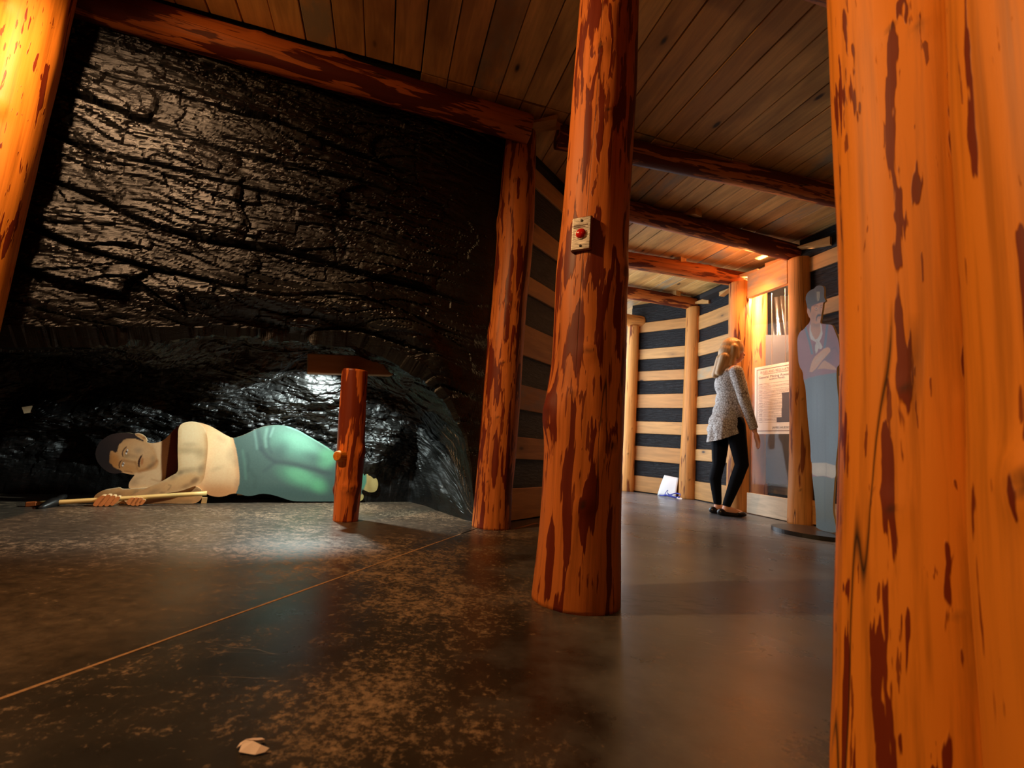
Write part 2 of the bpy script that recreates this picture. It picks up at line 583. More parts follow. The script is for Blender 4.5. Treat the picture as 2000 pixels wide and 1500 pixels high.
def strip(name, a, b, w, z, mat, parent):
    a, b = Vector(a), Vector(b)
    d = (b - a).normalized(); nn = Vector((-d.y, d.x, 0)) * w / 2
    N = 40
    vs_, fs = [], []
    for i in range(N + 1):
        p = a.lerp(b, i / N)
        k = 1 + 0.5 * math.sin(i * 5.1) * 0.4
        vs_ += [p + nn * k + Vector((0, 0, z)), p - nn * k + Vector((0, 0, z)), p - nn * k + Vector((0, 0, z - 0.02)), p + nn * k + Vector((0, 0, z - 0.02))]
    for i in range(N):
        o = 4 * i
        for k in range(4):
            fs.append((o + k, o + (k + 1) % 4, o + 4 + (k + 1) % 4, o + 4 + k))
    return link(name, mesh_from(name, vs_, fs), mat, parent)


strip('joint_filler', J1a - J1d * 3.0, J1a + J1d * 1.85, 0.0075, 0.0006, M_JOINT_LIGHT, floor)
strip('joint_filler', X12, e2, 0.008, -0.003, M_JOINT_DARK, floor)
strip('rubbed_stripe', (0.085, 2.895, 0), (0.235, 3.175, 0), 0.022, 0.0005, M_CONCRETE_STRIPE, floor)

# ceiling: deck above, one object per board
v, f = box_vf((-5.5, -3.2, CEIL_Z + 0.03), (6.0, 10.5, CEIL_Z + 0.16))
ceiling = tag(link('ceiling', mesh_from('ceiling', v, f), M_DARK), kind='structure')
PITCH_W = 0.158
cuts = [-2.4, 2.56, 4.28, 7.9]
for i in range(-20, 28):
    tpos = i * PITCH_W
    for k in range(3):
        s0, s1 = cuts[k], cuts[k + 1]
        if k > 0 and (tpos < 0.0 or tpos > 4.3): continue
        if tpos > 3.6 and k == 0: continue
        s0 += 0.006 * ((i * 7 + k) % 3); 
        L = s1 - s0 - 0.006
        me = plank_mesh('plank', L, PITCH_W - 0.0045 - 0.0012 * ((i * 5 + k * 3) % 3), 0.026, i * 3 + k + 500, 14)
        o = link('plank', me, M_CEIL, ceiling)
        # local X along cdir, Y along ddir (board face looks down)
        p = cdir * s0 + ddir * tpos
        dz = 0.0008 * (((i * 11 + k * 5) % 5) - 2)
        o.matrix_world = Matrix(((cdir.x, ddir.x, 0, p.x), (cdir.y, ddir.y, 0, p.y), (0, 0, -1, CEIL_Z + dz), (0, 0, 0, 1)))


def wall_box(name, a, b, th, z0, z1, mat, inward):
    """solid wall slab whose room face runs a->b; thickness goes away from `inward` point"""
    a, b = Vector((a[0], a[1], 0)), Vector((b[0], b[1], 0))
    d = (b - a).normalized(); n = Vector((-d.y, d.x, 0))
    if (Vector((inward[0], inward[1], 0)) - a).dot(n) > 0: n = -n
    q = [a, b, b + n * th, a + n * th]
    vs_ = [p + Vector((0, 0, z0)) for p in q] + [p + Vector((0, 0, z1)) for p in q]
    fs = [(0, 3, 2, 1), (4, 5, 6, 7), (0, 1, 5, 4), (1, 2, 6, 5), (2, 3, 7, 6), (3, 0, 4, 7)]
    bm = bmesh.new()
    bv = [bm.verts.new(p) for p in vs_]
    for fc in fs: bm.faces.new([bv[i] for i in fc])
    bmesh.ops.recalc_face_normals(bm, faces=bm.faces)
    me = bpy.data.meshes.new(name); bm.to_mesh(me); bm.free()
    return tag(link(name, me, mat), kind='structure'), d, -n


def boarded_wall(name, a, b, inward, wood, black, seed, extra=None, proud=0.022, z1=CEIL_Z):
    """charred boards set back, pale boards nailed proud of them, each one its own piece"""
    w, d, n = wall_box(name, a, b, 0.10, 0.0, z1, M_DARK, inward)
    A = Vector((a[0], a[1], 0)); L = (Vector((b[0], b[1], 0)) - A).length
    for kind, zs, off, mat in (('plank', wood, proud, M_PLANK), ('charred_board', black, 0.006, M_BLACK)):
        for j, (z0, zz1) in enumerate(zs):
            th = 0.02 if kind == 'plank' else 0.004
            me = plank_mesh(kind, L, zz1 - z0, th, seed * 31 + j, 8)
            o = link(kind, me, mat, w)
            p = A + n * off
            o.matrix_world = Matrix(((d.x, 0, n.x, p.x), (d.y, 0, n.y, p.y), (0, 1, 0, z0), (0, 0, 0, 1))) if d.cross(Vector((0, 0, 1))).dot(n) > 0 else \
                Matrix(((-d.x, 0, n.x, p.x + d.x * L), (-d.y, 0, n.y, p.y + d.y * L), (0, 1, 0, z0), (0, 0, 0, 1)))
    return w


def gaps(wood, top):
    out = []; prev = 0.0
    for z0, z1 in wood:
        if z0 - prev > 0.02: out.append((prev - 0.004, z0 + 0.004))
        prev = z1
    out.append((prev - 0.004, top))
    return out


woodA = [(0.012, 0.218), (0.424, 0.619), (0.795, 0.959), (1.146, 1.334), (1.523, 1.658), (1.829, 1.973), (2.22, 2.359)]
woodA2 = [(0.011, 0.228), (0.484, 0.622), (0.804, 0.933), (1.137, 1.286), (1.494, 1.641), (1.807, 1.989), (2.159, 2.344)]
woodB = [(0.006, 0.216), (0.412, 0.56), (0.75, 0.92), (1.126, 1.344), (1.571, 1.70), (1.955, 2.112), (2.381, 2.519)]
woodR = [(0.02, 0.22), (0.45, 0.60), (0.80, 0.95), (1.12, 1.28), (1.50, 1.64), (1.845, 1.98), (2.285, 2.425)]
boarded_wall('wall_far', (1.67, 6.497), (2.31, 5.938), (0, 0), woodA, gaps(woodA, 2.60), 1)
boarded_wall('wall_hall', (2.335, 5.978), (2.58, 5.032), (0, 0), woodA2, gaps(woodA2, 2.60), 2)
boarded_wall('wall_middle', (0.02, 3.125), (0.95, 4.39), (2.0, 3.0), woodB, gaps(woodB, 2.60), 3)
boarded_wall('wall_right', (2.655, 4.18), (4.25, -1.69), (0, 0), woodR, gaps(woodR, 2.60), 4)
# plain walls outside the picture that close the room
wall_box('wall_back', (-4.2, -1.7), (4.4, -1.7), 0.1, 0, CEIL_Z, M_BACKROOM, (0, 0))
wall_box('wall_side', (-3.9, -1.7), (-3.9, 2.6), 0.1, 0, CEIL_Z, M_BACKROOM, (0, 0))


# ------------------------------------------------------------------ coal face with undercut alcove
eW = np.array([0.93, 0.36]) / math.hypot(0.93, 0.36)
nW = np.array([-eW[1], eW[0]])
PW = np.array([-0.03, 3.00])


def build_coal():
    NU, NF, NA = 470, 230, 230
    u = np.linspace(-0.02, 4.1, NU)
    lip = np.interp(u, [-.02, .12, .16, .2, .25, .37, .545, .77, .95, 1.23, 1.6, 1.93, 2.23, 2.47, 4.1], [.02, .05, .12, .34, .53, .74, .92, 1.01, 1.06, 1.045, 1.0, .942, .886, .855, .81])
    dep = np.interp(u, [-.02, .1, .16, .24, .32, .40, .7, 1.5, 2.5, 3.2, 4.1], [.02, .05, .14, .46, .78, .93, .87, .90, .92, .82, .7])
    V = np.concatenate([np.linspace(0, 1, NF), 1 + np.linspace(0, 1, NA + 1)[1:]])
    Ug, Vg = np.meshgrid(u, V, indexing='ij')
    LIP = lip[:, None] + 0 * Vg; DEP = dep[:, None] + 0 * Vg
    face = Vg <= 1
    th = np.clip(Vg - 1, 0, 1) * math.pi / 2
    d = np.where(face, 0, DEP * np.sin(th) ** 0.75)
    z = np.where(face, 2.66 + (LIP - 2.66) * Vg, LIP * np.clip(np.cos(th), 0, 1) ** 0.62)
    # arc coordinate for noise
    b = np.where(face, z, LIP - (Vg - 1) * (DEP + LIP) * 0.75)
    P = np.stack([PW[0] - Ug * eW[0] + d * nW[0], PW[1] - Ug * eW[1] + d * nW[1], z], -1)
    du = np.gradient(P, axis=0); dv = np.gradient(P, axis=1)
    N = np.cross(du, dv)
    N /= np.linalg.norm(N, axis=-1, keepdims=True) + 1e-9
    # orient toward the room
    toward = np.array([-nW[0], -nW[1], 0.0])
    sgn = np.sign((N[:, :NF] @ toward).mean())
    N *= sgn
    A = Ug; 
    tilt = b - 0.06 * A
    # layered strata broken into tilted facets at three scales
    def facets(fz, fx, warp, k, amp, slope):
        lay = tilt * fz + warp * fbm(A * fx * .35, tilt * fz * .18, 3, k)
        li = np.floor(lay).astype(int); lf = lay - li
        blk = A * fx * (0.7 + 0.6 * _hash(li, li * 0 + 5, k)) + _hash(li, li * 0 + 9, k) * 9 + 0.35 * fbm(A * fx * 1.5, tilt * fz, 2, k + 3)
        bi = np.floor(blk).astype(int); bf = blk - bi
        r0 = _hash(li, bi, k) - .5; r1 = _hash(li, bi, k + 1) - .5; r2 = _hash(li, bi, k + 2) - .5
        soft = sstep(0, .10, lf) * sstep(1, .94, lf) * (.8 + .2 * sstep(0, .05, bf) * sstep(1, .95, bf))
        return amp * (r0 + .5) * soft + slope * (r1 * (lf - .5) + r2 * (bf - .5)) * soft
    h_face = 0.075 * fbm(A * 0.9, tilt * 2.4, 3, 11)
    h_face = h_face + facets(5.0, 1.5, 2.4, 101, 0.060, 0.035) + facets(15.0, 4.2, 2.6, 111, 0.026, 0.013) + facets(42.0, 12.0, 2.6, 121, 0.009, 0.006)
    h_face = h_face + 0.011 * fbm(A * 5, tilt * 24, 4, 21) + 0.0035 * fbm(A * 30, tilt * 70, 3, 31)
    h_face = h_face * (0.15 + 0.85 * sstep(0.15, 0.85, A))
    h_face = h_face + 0.13 * np.exp(-((b - LIP - 0.17) / 0.11) ** 2) * sstep(0.25, 0.7, A) * (1 - 0.6 * sstep(1.5, 2.0, A))
    # alcove: rounder folds and pillows, smaller chips
    h_alc = 0.26 * fbm(A * 1.7 + 3, b * 2.6 + 0.5 * A, 3, 51, 0.42) + 0.03 * fbm(A * 8, b * 14, 4, 61) + facets(22.0, 9.0, 3.0, 131, 0.012, 0.014) + 0.010 * fbm(A * 30, b * 36, 3, 71)
    w = sstep(0.985, 1.12, Vg)
    h = h_face * (1 - w) + h_alc * w
    fade = sstep(0.0, 0.35, Ug) * (1 - 0.75 * sstep(1.9, 2.0, Vg))
    P = P + N * (h * fade)[..., None]
    P[..., 2] = np.clip(P[..., 2], -0.01, 2.66)
    verts = P.reshape(-1, 3)
    nv = len(V)
    i, j = np.meshgrid(np.arange(NU - 1), np.arange(nv - 1), indexing='ij')
    a = (i * nv + j).ravel(); bq = a + 1; c = a + nv + 1; dd = a + nv
    F = np.stack([a, bq, c, dd], -1)
    if sgn < 0: F = F[:, ::-1]
    me = bpy.data.meshes.new('coal_face')
    me.vertices.add(len(verts)); me.vertices.foreach_set('co', verts.astype(np.float32).ravel())
    me.loops.add(F.size); me.loops.foreach_set('vertex_index', F.astype(np.int32).ravel())
    me.polygons.add(len(F)); me.polygons.foreach_set('loop_start', np.arange(0, F.size, 4, dtype=np.int32))
    me.update(calc_edges=True); me.validate()
    me.polygons.foreach_set('use_smooth', np.zeros(len(F), dtype=bool))
    me.update()
    o = link('wall_left', me, M_COAL)
    tag(o, kind='structure')
    bvh = BVHTree.FromPolygons([tuple(p) for p in verts.tolist()], [tuple(q) for q in F.tolist()])
    return o, bvh


coal, COAL_BVH = build_coal()
# rock mass behind the coal face
q0 = PW + nW * 1.45; 
wall_box('wall_rock', tuple(q0 + eW * 0.35), tuple(q0 - eW * 4.6), 0.15, 0, CEIL_Z, M_DARK, (0, 0))

# ------------------------------------------------------------------ log posts
PI = math.pi
centre = [(2.304, .277, 1.635, .117), (1.961, .276, 1.635, .122), (1.633, .273, 1.635, .123), (1.382, .269, 1.636, .123), (1.14, .264, 1.637, .13), (.831, .269, 1.636, .132), (.645, .261, 1.637, .140), (.59, .262, 1.637, .140), (.465, .266, 1.636, .135), (.204, .269, 1.636, .138), (0, .269, 1.636, .148)]
vertical_log('log_post', centre, 'thick peeled log post in mid room carrying the metal plate with red button', M_LOG, 3,
             [(0.83, -1.75, .028, .006, 1), (1.13, -0.75, .05, .014, .9), (0.615, -2.75, .05, .016, .3), (1.72, -1.6, .022, .005, 1), (1.98, -1.9, .03, .008, .7), (0.33, -1.7, .026, .006, 1), (2.2, -1.3, .035, .01, .9), (.52, -1.0, .05, .012, .6), (.68, -2.0, .02, .004, .5)],
             top=CEIL_Z, seg=56, step=0.012)
p990 = [(2.611, -.06, 2.902, .105), (2.392, -.06, 2.902, .114), (2.038, -.056, 2.902, .119), (1.694, -.054, 2.902, .117), (1.41, -.057, 2.902, .112), (1.07, -.061, 2.902, .114), (.741, -.057, 2.902, .116), (.471, -.059, 2.902, .114), (.211, -.063, 2.902, .112), (0, -.061, 2.902, .117)]
vertical_log('log_post', p990, 'rough peeled log post at the right end of the black coal face', M_LOG, 9,
             [(1.95, -2.9, .05, .014, .2), (1.0, -1.6, .02, .004, 1), (.66, -1.7, .02, .004, .9), (1.38, -1.5, .02, .004, .9), (.28, -1.9, .015, .003, 1), (2.2, -1.7, .03, .008, .7), (1.2, -3.0, .04, .01, .3)],
             top=2.60, seg=52, step=0.012, lump=0.05)
vertical_log('log_post', [(0, -2.285, 1.86, .125), (1.2, -2.29, 1.86, .125), (2.64, -2.285, 1.86, .128)], 'brightly lit log post at the left end of the coal face', M_LOG_NEAR, 14,
             [(1.72, -1.0, .03, .022, .9), (2.2, -1.3, .03, .01, .5)], top=CEIL_Z, seg=52, step=0.015)
P1230 = [(2.30, 1.672, 6.391, .078), (1.27, 1.664, 6.393, .086), (0, 1.671, 6.392, .083)]
P1350 = [(2.474, 2.335, 5.90, .099), (1.9, 2.328, 5.90, .098), (1.044, 2.322, 5.905, .102), (.353, 2.304, 5.91, .104), (0, 2.304, 5.91, .107)]
P1440 = [(2.44, 2.424, 4.858, .113), (1.051, 2.424, 4.858, .110), (0, 2.415, 4.862, .106)]
P1560 = [(2.44, 2.639, 4.157, .102), (1.489, 2.641, 4.156, .098), (.875, 2.642, 4.155, .095), (.554, 2.637, 4.158, .099), (0, 2.631, 4.162, .110)]
vertical_log('log_post', P1230, 'slim log post at the daylight doorway at the far end of the hall', M_LOG_HALL, 21, [(.5, -1.9, .03, .008, .9), (1.3, -1.7, .02, .004, .8), (.85, -1.4, .02, .005, .7)])
vertical_log('log_post', P1350, 'log post between the two far boarded walls, white paper at its foot', M_LOG_HALL, 22, [(.24, -1.75, .022, .006, 1), (1.3, -1.4, .03, .006, .7), (1.9, -1.7, .02, .004, .6), (.8, -1.5, .02, .004, .6)])
vertical_log('log_post', P1440, 'log post lit bright orange beside the woman and the glass case', M_LOG_HALL, 23, [(2.05, -1.0, .02, .004, .8), (.35, -1.9, .03, .008, .6)])
vertical_log('log_post', P1560, 'log post behind the standing painted miner, right side of the glass case', M_LOG_HALL, 24, [(1.75, -2.4, .02, .004, .8), (.3, -2.2, .02, .004, .8), (1.1, -2.0, .02, .004, .6)])
LOG1 = [(1.39, .1212), (1.28, .1188), (1.12, .1164), (.87, .1121), (.69, .1136), (.51, .1193), (.43, .122), (.27, .1287), (.19, .1305), (.04, .138), (0, .138), (2.64, .118)]
vertical_log('log_post', [(z, .648, .705, r) for z, r in LOG1], 'big orange log post close to the viewer with smooth clean face', M_LOG_NEAR, 31,
             [(1.19, -2.55, .014, .002, 1), (.62, -2.55, .012, .002, 1), (1.30, -2.3, .02, .003, .7), (.60, -1.95, .012, .002, 1), (.33, -2.15, .010, .002, 1), (.45, -2.7, .02, .003, .7), (1.17, -2.25, .018, .003, .45)],
             top=CEIL_Z, seg=72, step=0.01, lump=0.02)
LOG2 = [(1.14, .1208), (.95, .1236), (.78, .1229), (.65, .122), (.52, .1255), (.46, .1285), (.35, .1285), (.24, .1267), (0, .128), (2.64, .12)]
vertical_log('log_post', [(z, .632, .459, r) for z, r in LOG2], 'nearest log post, blurred, at the very edge against the big orange log', M_LOG_NEAR, 36,
             [(.50, -3.05, .03, .012, .8), (1.0, -2.7, .02, .003, .9), (.36, -2.9, .03, .006, .6)], top=CEIL_Z, seg=72, step=0.01, lump=0.03)

# short prop holding up the overhang: log, branch stub, headboard
prop = empty('pit_prop', (-0.908, 2.765, 0))
tag(prop, 'short log pit prop with a plank headboard under the coal overhang', 'pit prop')
short = [(.876, -.949, 2.752, .074), (.642, -.936, 2.757, .077), (.46, -.925, 2.76, .079), (.341, -.919, 2.762, .08), (.222, -.914, 2.764, .078), (.134, -.911, 2.765, .075), (0, -.906, 2.766, .071)]
lg = make_log('log', [(z, x + .908, y - 2.765, r) for z, x, y, r in short], log_material('red_orange_log', lin(214, 112, 42), lin(112, 42, 14), 0.55, 0.57, 0.40, 20), 5,
              [(.19, -1.5, .026, .010, .35), (.19, -1.0, .022, .008, .9), (.17, -3.0, .022, .012, .5), (.40, -0.2, .03, .014, .3), (.20, -.3, .022, .008, .3)], seg=44, step=0.01, parent=prop)
# sawn branch stub
bm = bmesh.new()
bmesh.ops.create_cone(bm, cap_ends=True, segments=20, radius1=.040, radius2=.027, depth=.075)
bmesh.ops.bevel(bm, geom=[e for e in bm.edges if e.calc_length() < .02 and all(v_.co.z > 0 for v_ in e.verts)], offset=.003, segments=1, affect='EDGES')
me = bpy.data.meshes.new('branch_stub'); bm.to_mesh(me); bm.free()
at = me.attributes.new('knot', 'FLOAT', 'POINT')
sd = Vector((-0.36, -0.93, 0.0)).normalized()
stub = link('branch_stub', me, M_LOG_NEAR, prop, Vector((-0.012, -0.004, .368)) + sd * .078, sd.to_track_quat('Z', 'Y').to_euler())
# headboard: 0.56 x 0.12 x 0.07 timber
hb = link('headboard', bevel_box('headboard', (0, 0, 0), (.50, .09, .117), .004), plank_material('grey_brown_timber', lin(190, 152, 112), lin(198, 160, 118), lin(150, 130, 100), .6, .4), prop)
hb.location = Vector((-1.213, 2.705, .836)) - prop.location
hb.rotation_euler = (Vector((.462, .215, .052))).to_track_quat('X', 'Z').to_euler()

# ------------------------------------------------------------------ beams
G_B = 'hall cross beams'
beam_log('log_beam', (-2.62, 1.965, 2.55), (-0.015, 2.765, 2.548), (.092, .090), 'long bark-mottled log beam along the top of the coal face', M_BEAM, 41,
         [(1.15, 2.6, .03, .012, .6), (1.55, 2.2, .04, .018, .5), (2.1, 2.7, .03, .01, .5), (.6, 2.5, .03, .01, .5)], seg=44, step=.015, lump=.06, bend=.0)
beam_log('log_beam', (0.18, 2.84, 2.565), (3.15, 3.46, 2.565), .078, 'dark log beam crossing the ceiling nearest, behind the red-button post', M_BEAM, 42, seg=32, bend=.015)
beam_log('log_beam', (0.35, 3.55, 2.552), (2.86, 4.30, 2.535), .084, 'log beam running to the top of the post behind the standing miner', M_BEAM, 43, seg=32, bend=.015)
beam_log('log_beam', (0.62, 4.60, 2.545), (2.52, 4.95, 2.525), .086, 'knotty log beam glowing orange at its right end above the woman', M_BEAM, 44, [(1.45, 2.4, .035, .014, .9), (1.55, 2.9, .03, .01, .8), (1.35, 2.2, .025, .008, .8)], seg=36, bend=.01)
beam_log('log_beam', (0.95, 5.60, 2.545), (2.42, 5.94, 2.535), .080, 'farthest log beam ending on the post with the white paper', M_BEAM, 45, seg=32, bend=.01)
beam_log('log_beam', (0.55, 1.56, 2.56), (3.3, 2.17, 2.56), .085, 'log beam cut off by the top edge beside the big orange log', M_BEAM, 46, seg=32, bend=.01)
beam_log('log_beam', (1.30, 6.30, 2.385), (1.80, 6.42, 2.385), .085, 'stub of log beam resting on the doorway post', M_LOG_HALL, 47, seg=28, bend=.0)


# ------------------------------------------------------------------ wedges
def wedge(tip, end, ztop, w, t, label, notch=False, slope=0.0, mat=None):
    tip = Vector((tip[0], tip[1], ztop)); end = Vector((end[0], end[1], ztop + slope))
    d = end - tip; L = d.length; d.normalize()
    s = Vector((0, 0, 1)).cross(d).normalized()
    vs_ = []
    h = w / 2
    prof = [(0, 0.0, 0.006), (L * .5, 0.0, t * .55), (L, 0.0, t)]
    for (x, zt, tt) in prof:
        for sg in (-1, 1):
            vs_.append((x, sg * h, zt)); vs_.append((x, sg * h, zt - tt))
    if notch:
        vs_ += [(L - .03, 0, 0), (L - .03, 0, -t)]
        fs = [(0, 1, 3, 2)]
        for k in range(1):
            o = 4 * k
            fs += [(o, o + 2, o + 6, o + 4), (o + 1, o + 5, o + 7, o + 3), (o, o + 4, o + 5, o + 1), (o + 2, o + 3, o + 7, o + 6)]
        fs += [(4, 6, 10, 12, 8), (5, 9, 13, 11, 7), (4, 8, 9, 5), (6, 7, 11, 10), (8, 12, 13, 9), (12, 10, 11, 13)]
    else:
        fs = [(0, 1, 3, 2), (8, 10, 11, 9)]
        for k in range(2):
            o = 4 * k
            fs += [(o, o + 2, o + 6, o + 4), (o + 1, o + 5, o + 7, o + 3), (o, o + 4, o + 5, o + 1), (o + 2, o + 3, o + 7, o + 6)]
    bm = bmesh.new()
    bv = [bm.verts.new(p) for p in vs_]
    for q in fs: bm.faces.new([bv[i] for i in q])
    bmesh.ops.recalc_face_normals(bm, faces=bm.faces)
    me = bpy.data.meshes.new('wooden_wedge'); bm.to_mesh(me); bm.free()
    o = link('wooden_wedge', me, mat or M_WEDGE)
    o.matrix_world = Matrix(((d.x, s.x, 0, tip.x), (d.y, s.y, 0, tip.y), (d.z, s.z, 1, tip.z), (0, 0, 0, 1)))
    return tag(o, label, 'wedge', 'wooden wedges under the ceiling')


wedge((-.075, 2.86), (.185, 2.735), 2.615, .10, .035, 'notched wooden wedge driven in on top of the post at the coal face end', True)
wedge((2.60, 4.10), (2.74, 3.86), 2.535, .08, .075, 'wooden wedge over the post behind the standing miner')
wedge((2.40, 4.93), (2.53, 4.66), 2.54, .07, .075, 'orange-lit wedge on top of the post beside the woman')
wedge((2.62, 4.35), (2.53, 4.52), 2.54, .07, .07, 'orange-lit wedge above the glass case fascia')
wedge((2.33, 5.91), (2.43, 5.62), 2.54, .07, .085, 'pale wedge sticking out right of the top of the white-paper post')
wedge((2.50, 5.10), (2.43, 5.32), 2.53, .07, .08, 'pale wedge left of the top of the orange-lit post')
wedge((2.31, 5.98), (2.18, 6.10), 2.50, .07, .07, 'pale wedge left of the top of the white-paper post')
wedge((1.42, 3.88), (1.50, 3.74), 2.643, .085, .06, 'square-ended wedge on the ceiling above the beam that runs to the miner post')
wedge((1.67, 4.88), (1.75, 4.74), 2.643, .085, .055, 'small wedge on the ceiling above the knotty beam')
wedge((1.98, 5.92), (2.07, 5.76), 2.643, .085, .06, 'small wedge on the ceiling above the farthest beam')

# ------------------------------------------------------------------ push button on the big post
bn = Vector((-0.47, -0.88, 0)).normalized()
bx = Vector((0.88, -0.47, 0)).normalized()
btn = empty('push_button', Vector((.266, 1.636, 1.245)) + bn * .134)
tag(btn, 'shiny metal switch plate with round red push button screwed to thick log post', 'push button')
btn.rotation_euler = Matrix(((bx.x, 0, bn.x), (bx.y, 0, bn.y), (0, 1, 0))).to_euler()
bx_m = bevel_box('back_box', (-.036, -.062, -.03), (.036, .062, .004), .002)
link('back_box', bx_m, plain('clear_brown_box', lin(120, 62, 24), .25), btn)


def metal_mat():
    t = NT('brushed_chrome')
    v = t.obj(False)
    n = t.noise(t.map(v, (1, 14, 1)), 40, 3)
    return t.set(Base_Color=(.82, .74, .66), Metallic=1.0, Roughness=t.ramp(n, (.3, .22), (.7, .38)), Normal=t.bump(n, .06, .002))


M_METAL = metal_mat()
pl = link('plate', bevel_box('plate', (-.033, -.059, .004), (.033, .059, .007), .0015, 2), M_METAL, btn)
bm = bmesh.new()
bmesh.ops.create_uvsphere(bm, u_segments=24, v_segments=14, radius=.0185)
for v_ in bm.verts: v_.co.z = max(v_.co.z, -.002) * .62
me = bpy.data.meshes.new('button'); bm.to_mesh(me); bm.free()
me.polygons.foreach_set('use_smooth', [True] * len(me.polygons))
link('button', me, plain('red_plastic', (.55, .012, .012), .18), btn, (0.0, -.002, .008))['label'] = 'round red button'
bm = bmesh.new()
bmesh.ops.create_cone(bm, cap_ends=True, segments=24, radius1=.0215, radius2=.0205, depth=.004)
me = bpy.data.meshes.new('collar'); bm.to_mesh(me); bm.free()
link('collar', me, M_METAL, btn, (0, -.002, .008))
for yy in (.046, -.046):
    bm = bmesh.new()
    bmesh.ops.create_cone(bm, cap_ends=True, segments=14, radius1=.0048, radius2=.0036, depth=.003)
    me = bpy.data.meshes.new('screw'); bm.to_mesh(me); bm.free()
    link('screw', me, plain('dark_screw', (.03, .025, .02), .5, .6), btn, (0.0, yy, .0085))
lines = [(-.028, .0265, .024), (-.028, .0195, .015)]
bm = bmesh.new()
for (x0, y0, x1) in lines:
    vv, ff = box_vf((x0, y0, .0069), (x1, y0 + .0042, .0074))
    bb = [bm.verts.new(p) for p in vv]
    for q in ff: bm.faces.new([bb[i] for i in q])
me = bpy.data.meshes.new('label_band'); bm.to_mesh(me); bm.free()
link('label_band', me, plain('dark_label', (.10, .05, .03), .5), btn)

# ------------------------------------------------------------------ painted boards


def paint_colors(pts, strokes):
    N = len(pts)
    col = np.zeros((N, 3))
    X, Y = pts[:, 0], pts[:, 1]
    for st in strokes:
        kind, rgb, al, soft = st[0], np.array(lin(*st[1])), st[2], st[3]
        if kind == 'all':
            col[:] = rgb; continue
        if kind == 'blob':
            cx, cy, rx, ry, rot = st[4]
            c, s = math.cos(math.radians(rot)), math.sin(math.radians(rot))
            dx, dy = X - cx, Y - cy
            q = np.sqrt(((dx * c + dy * s) / rx) ** 2 + ((-dx * s + dy * c) / ry) ** 2)
            a = 1 - sstep(1 - soft, 1 + soft, q)
        else:
            P = np.array(st[4], float)
            closed = kind == 'poly'
            segs = list(zip(P, np.roll(P, -1, 0))) if closed else list(zip(P[:-1], P[1:]))
            dmin = np.full(N, 1e9)
            inside = np.zeros(N, bool)
            for p, q in segs:
                e = q - p
                t = np.clip(((X - p[0]) * e[0] + (Y - p[1]) * e[1]) / (e @ e + 1e-12), 0, 1)
                dmin = np.minimum(dmin, np.hypot(X - p[0] - t * e[0], Y - p[1] - t * e[1]))
                if closed:
                    cond = (p[1] > Y) != (q[1] > Y)
                    with np.errstate(divide='ignore', invalid='ignore'):
                        xi = (q[0] - p[0]) * (Y - p[1]) / (q[1] - p[1] + 1e-12) + p[0]
                    inside ^= cond & (X < xi)
            if closed:
                sd_ = np.where(inside, dmin, -dmin)
                a = np.clip((sd_ + soft) / (2 * soft), 0, 1)
            else:
                w = st[5]
                a = np.clip((w + soft - dmin) / (2 * soft), 0, 1)
        a = (a * al)[:, None]
        col = col * (1 - a) + rgb * a
    return col


def smooth_outline(P, n=3):
    P = np.array(P, float)
    for _ in range(n - 1):
        Q = np.empty((len(P) * 2, 2))
        nx = np.roll(P, -1, 0)
        Q[0::2] = P * .75 + nx * .25
        Q[1::2] = P * .25 + nx * .75
        P = Q
    return P


def art_to_board(A, h, org):
    u = (A[:, 0] - org[0]) / 100; v_ = (A[:, 1] - org[1]) / 100
    w = h[6] * u + h[7] * v_ + 1
    return np.stack([(h[0] * u + h[1] * v_ + h[2]) / w, (h[3] * u + h[4] * v_ + h[5]) / w], -1)


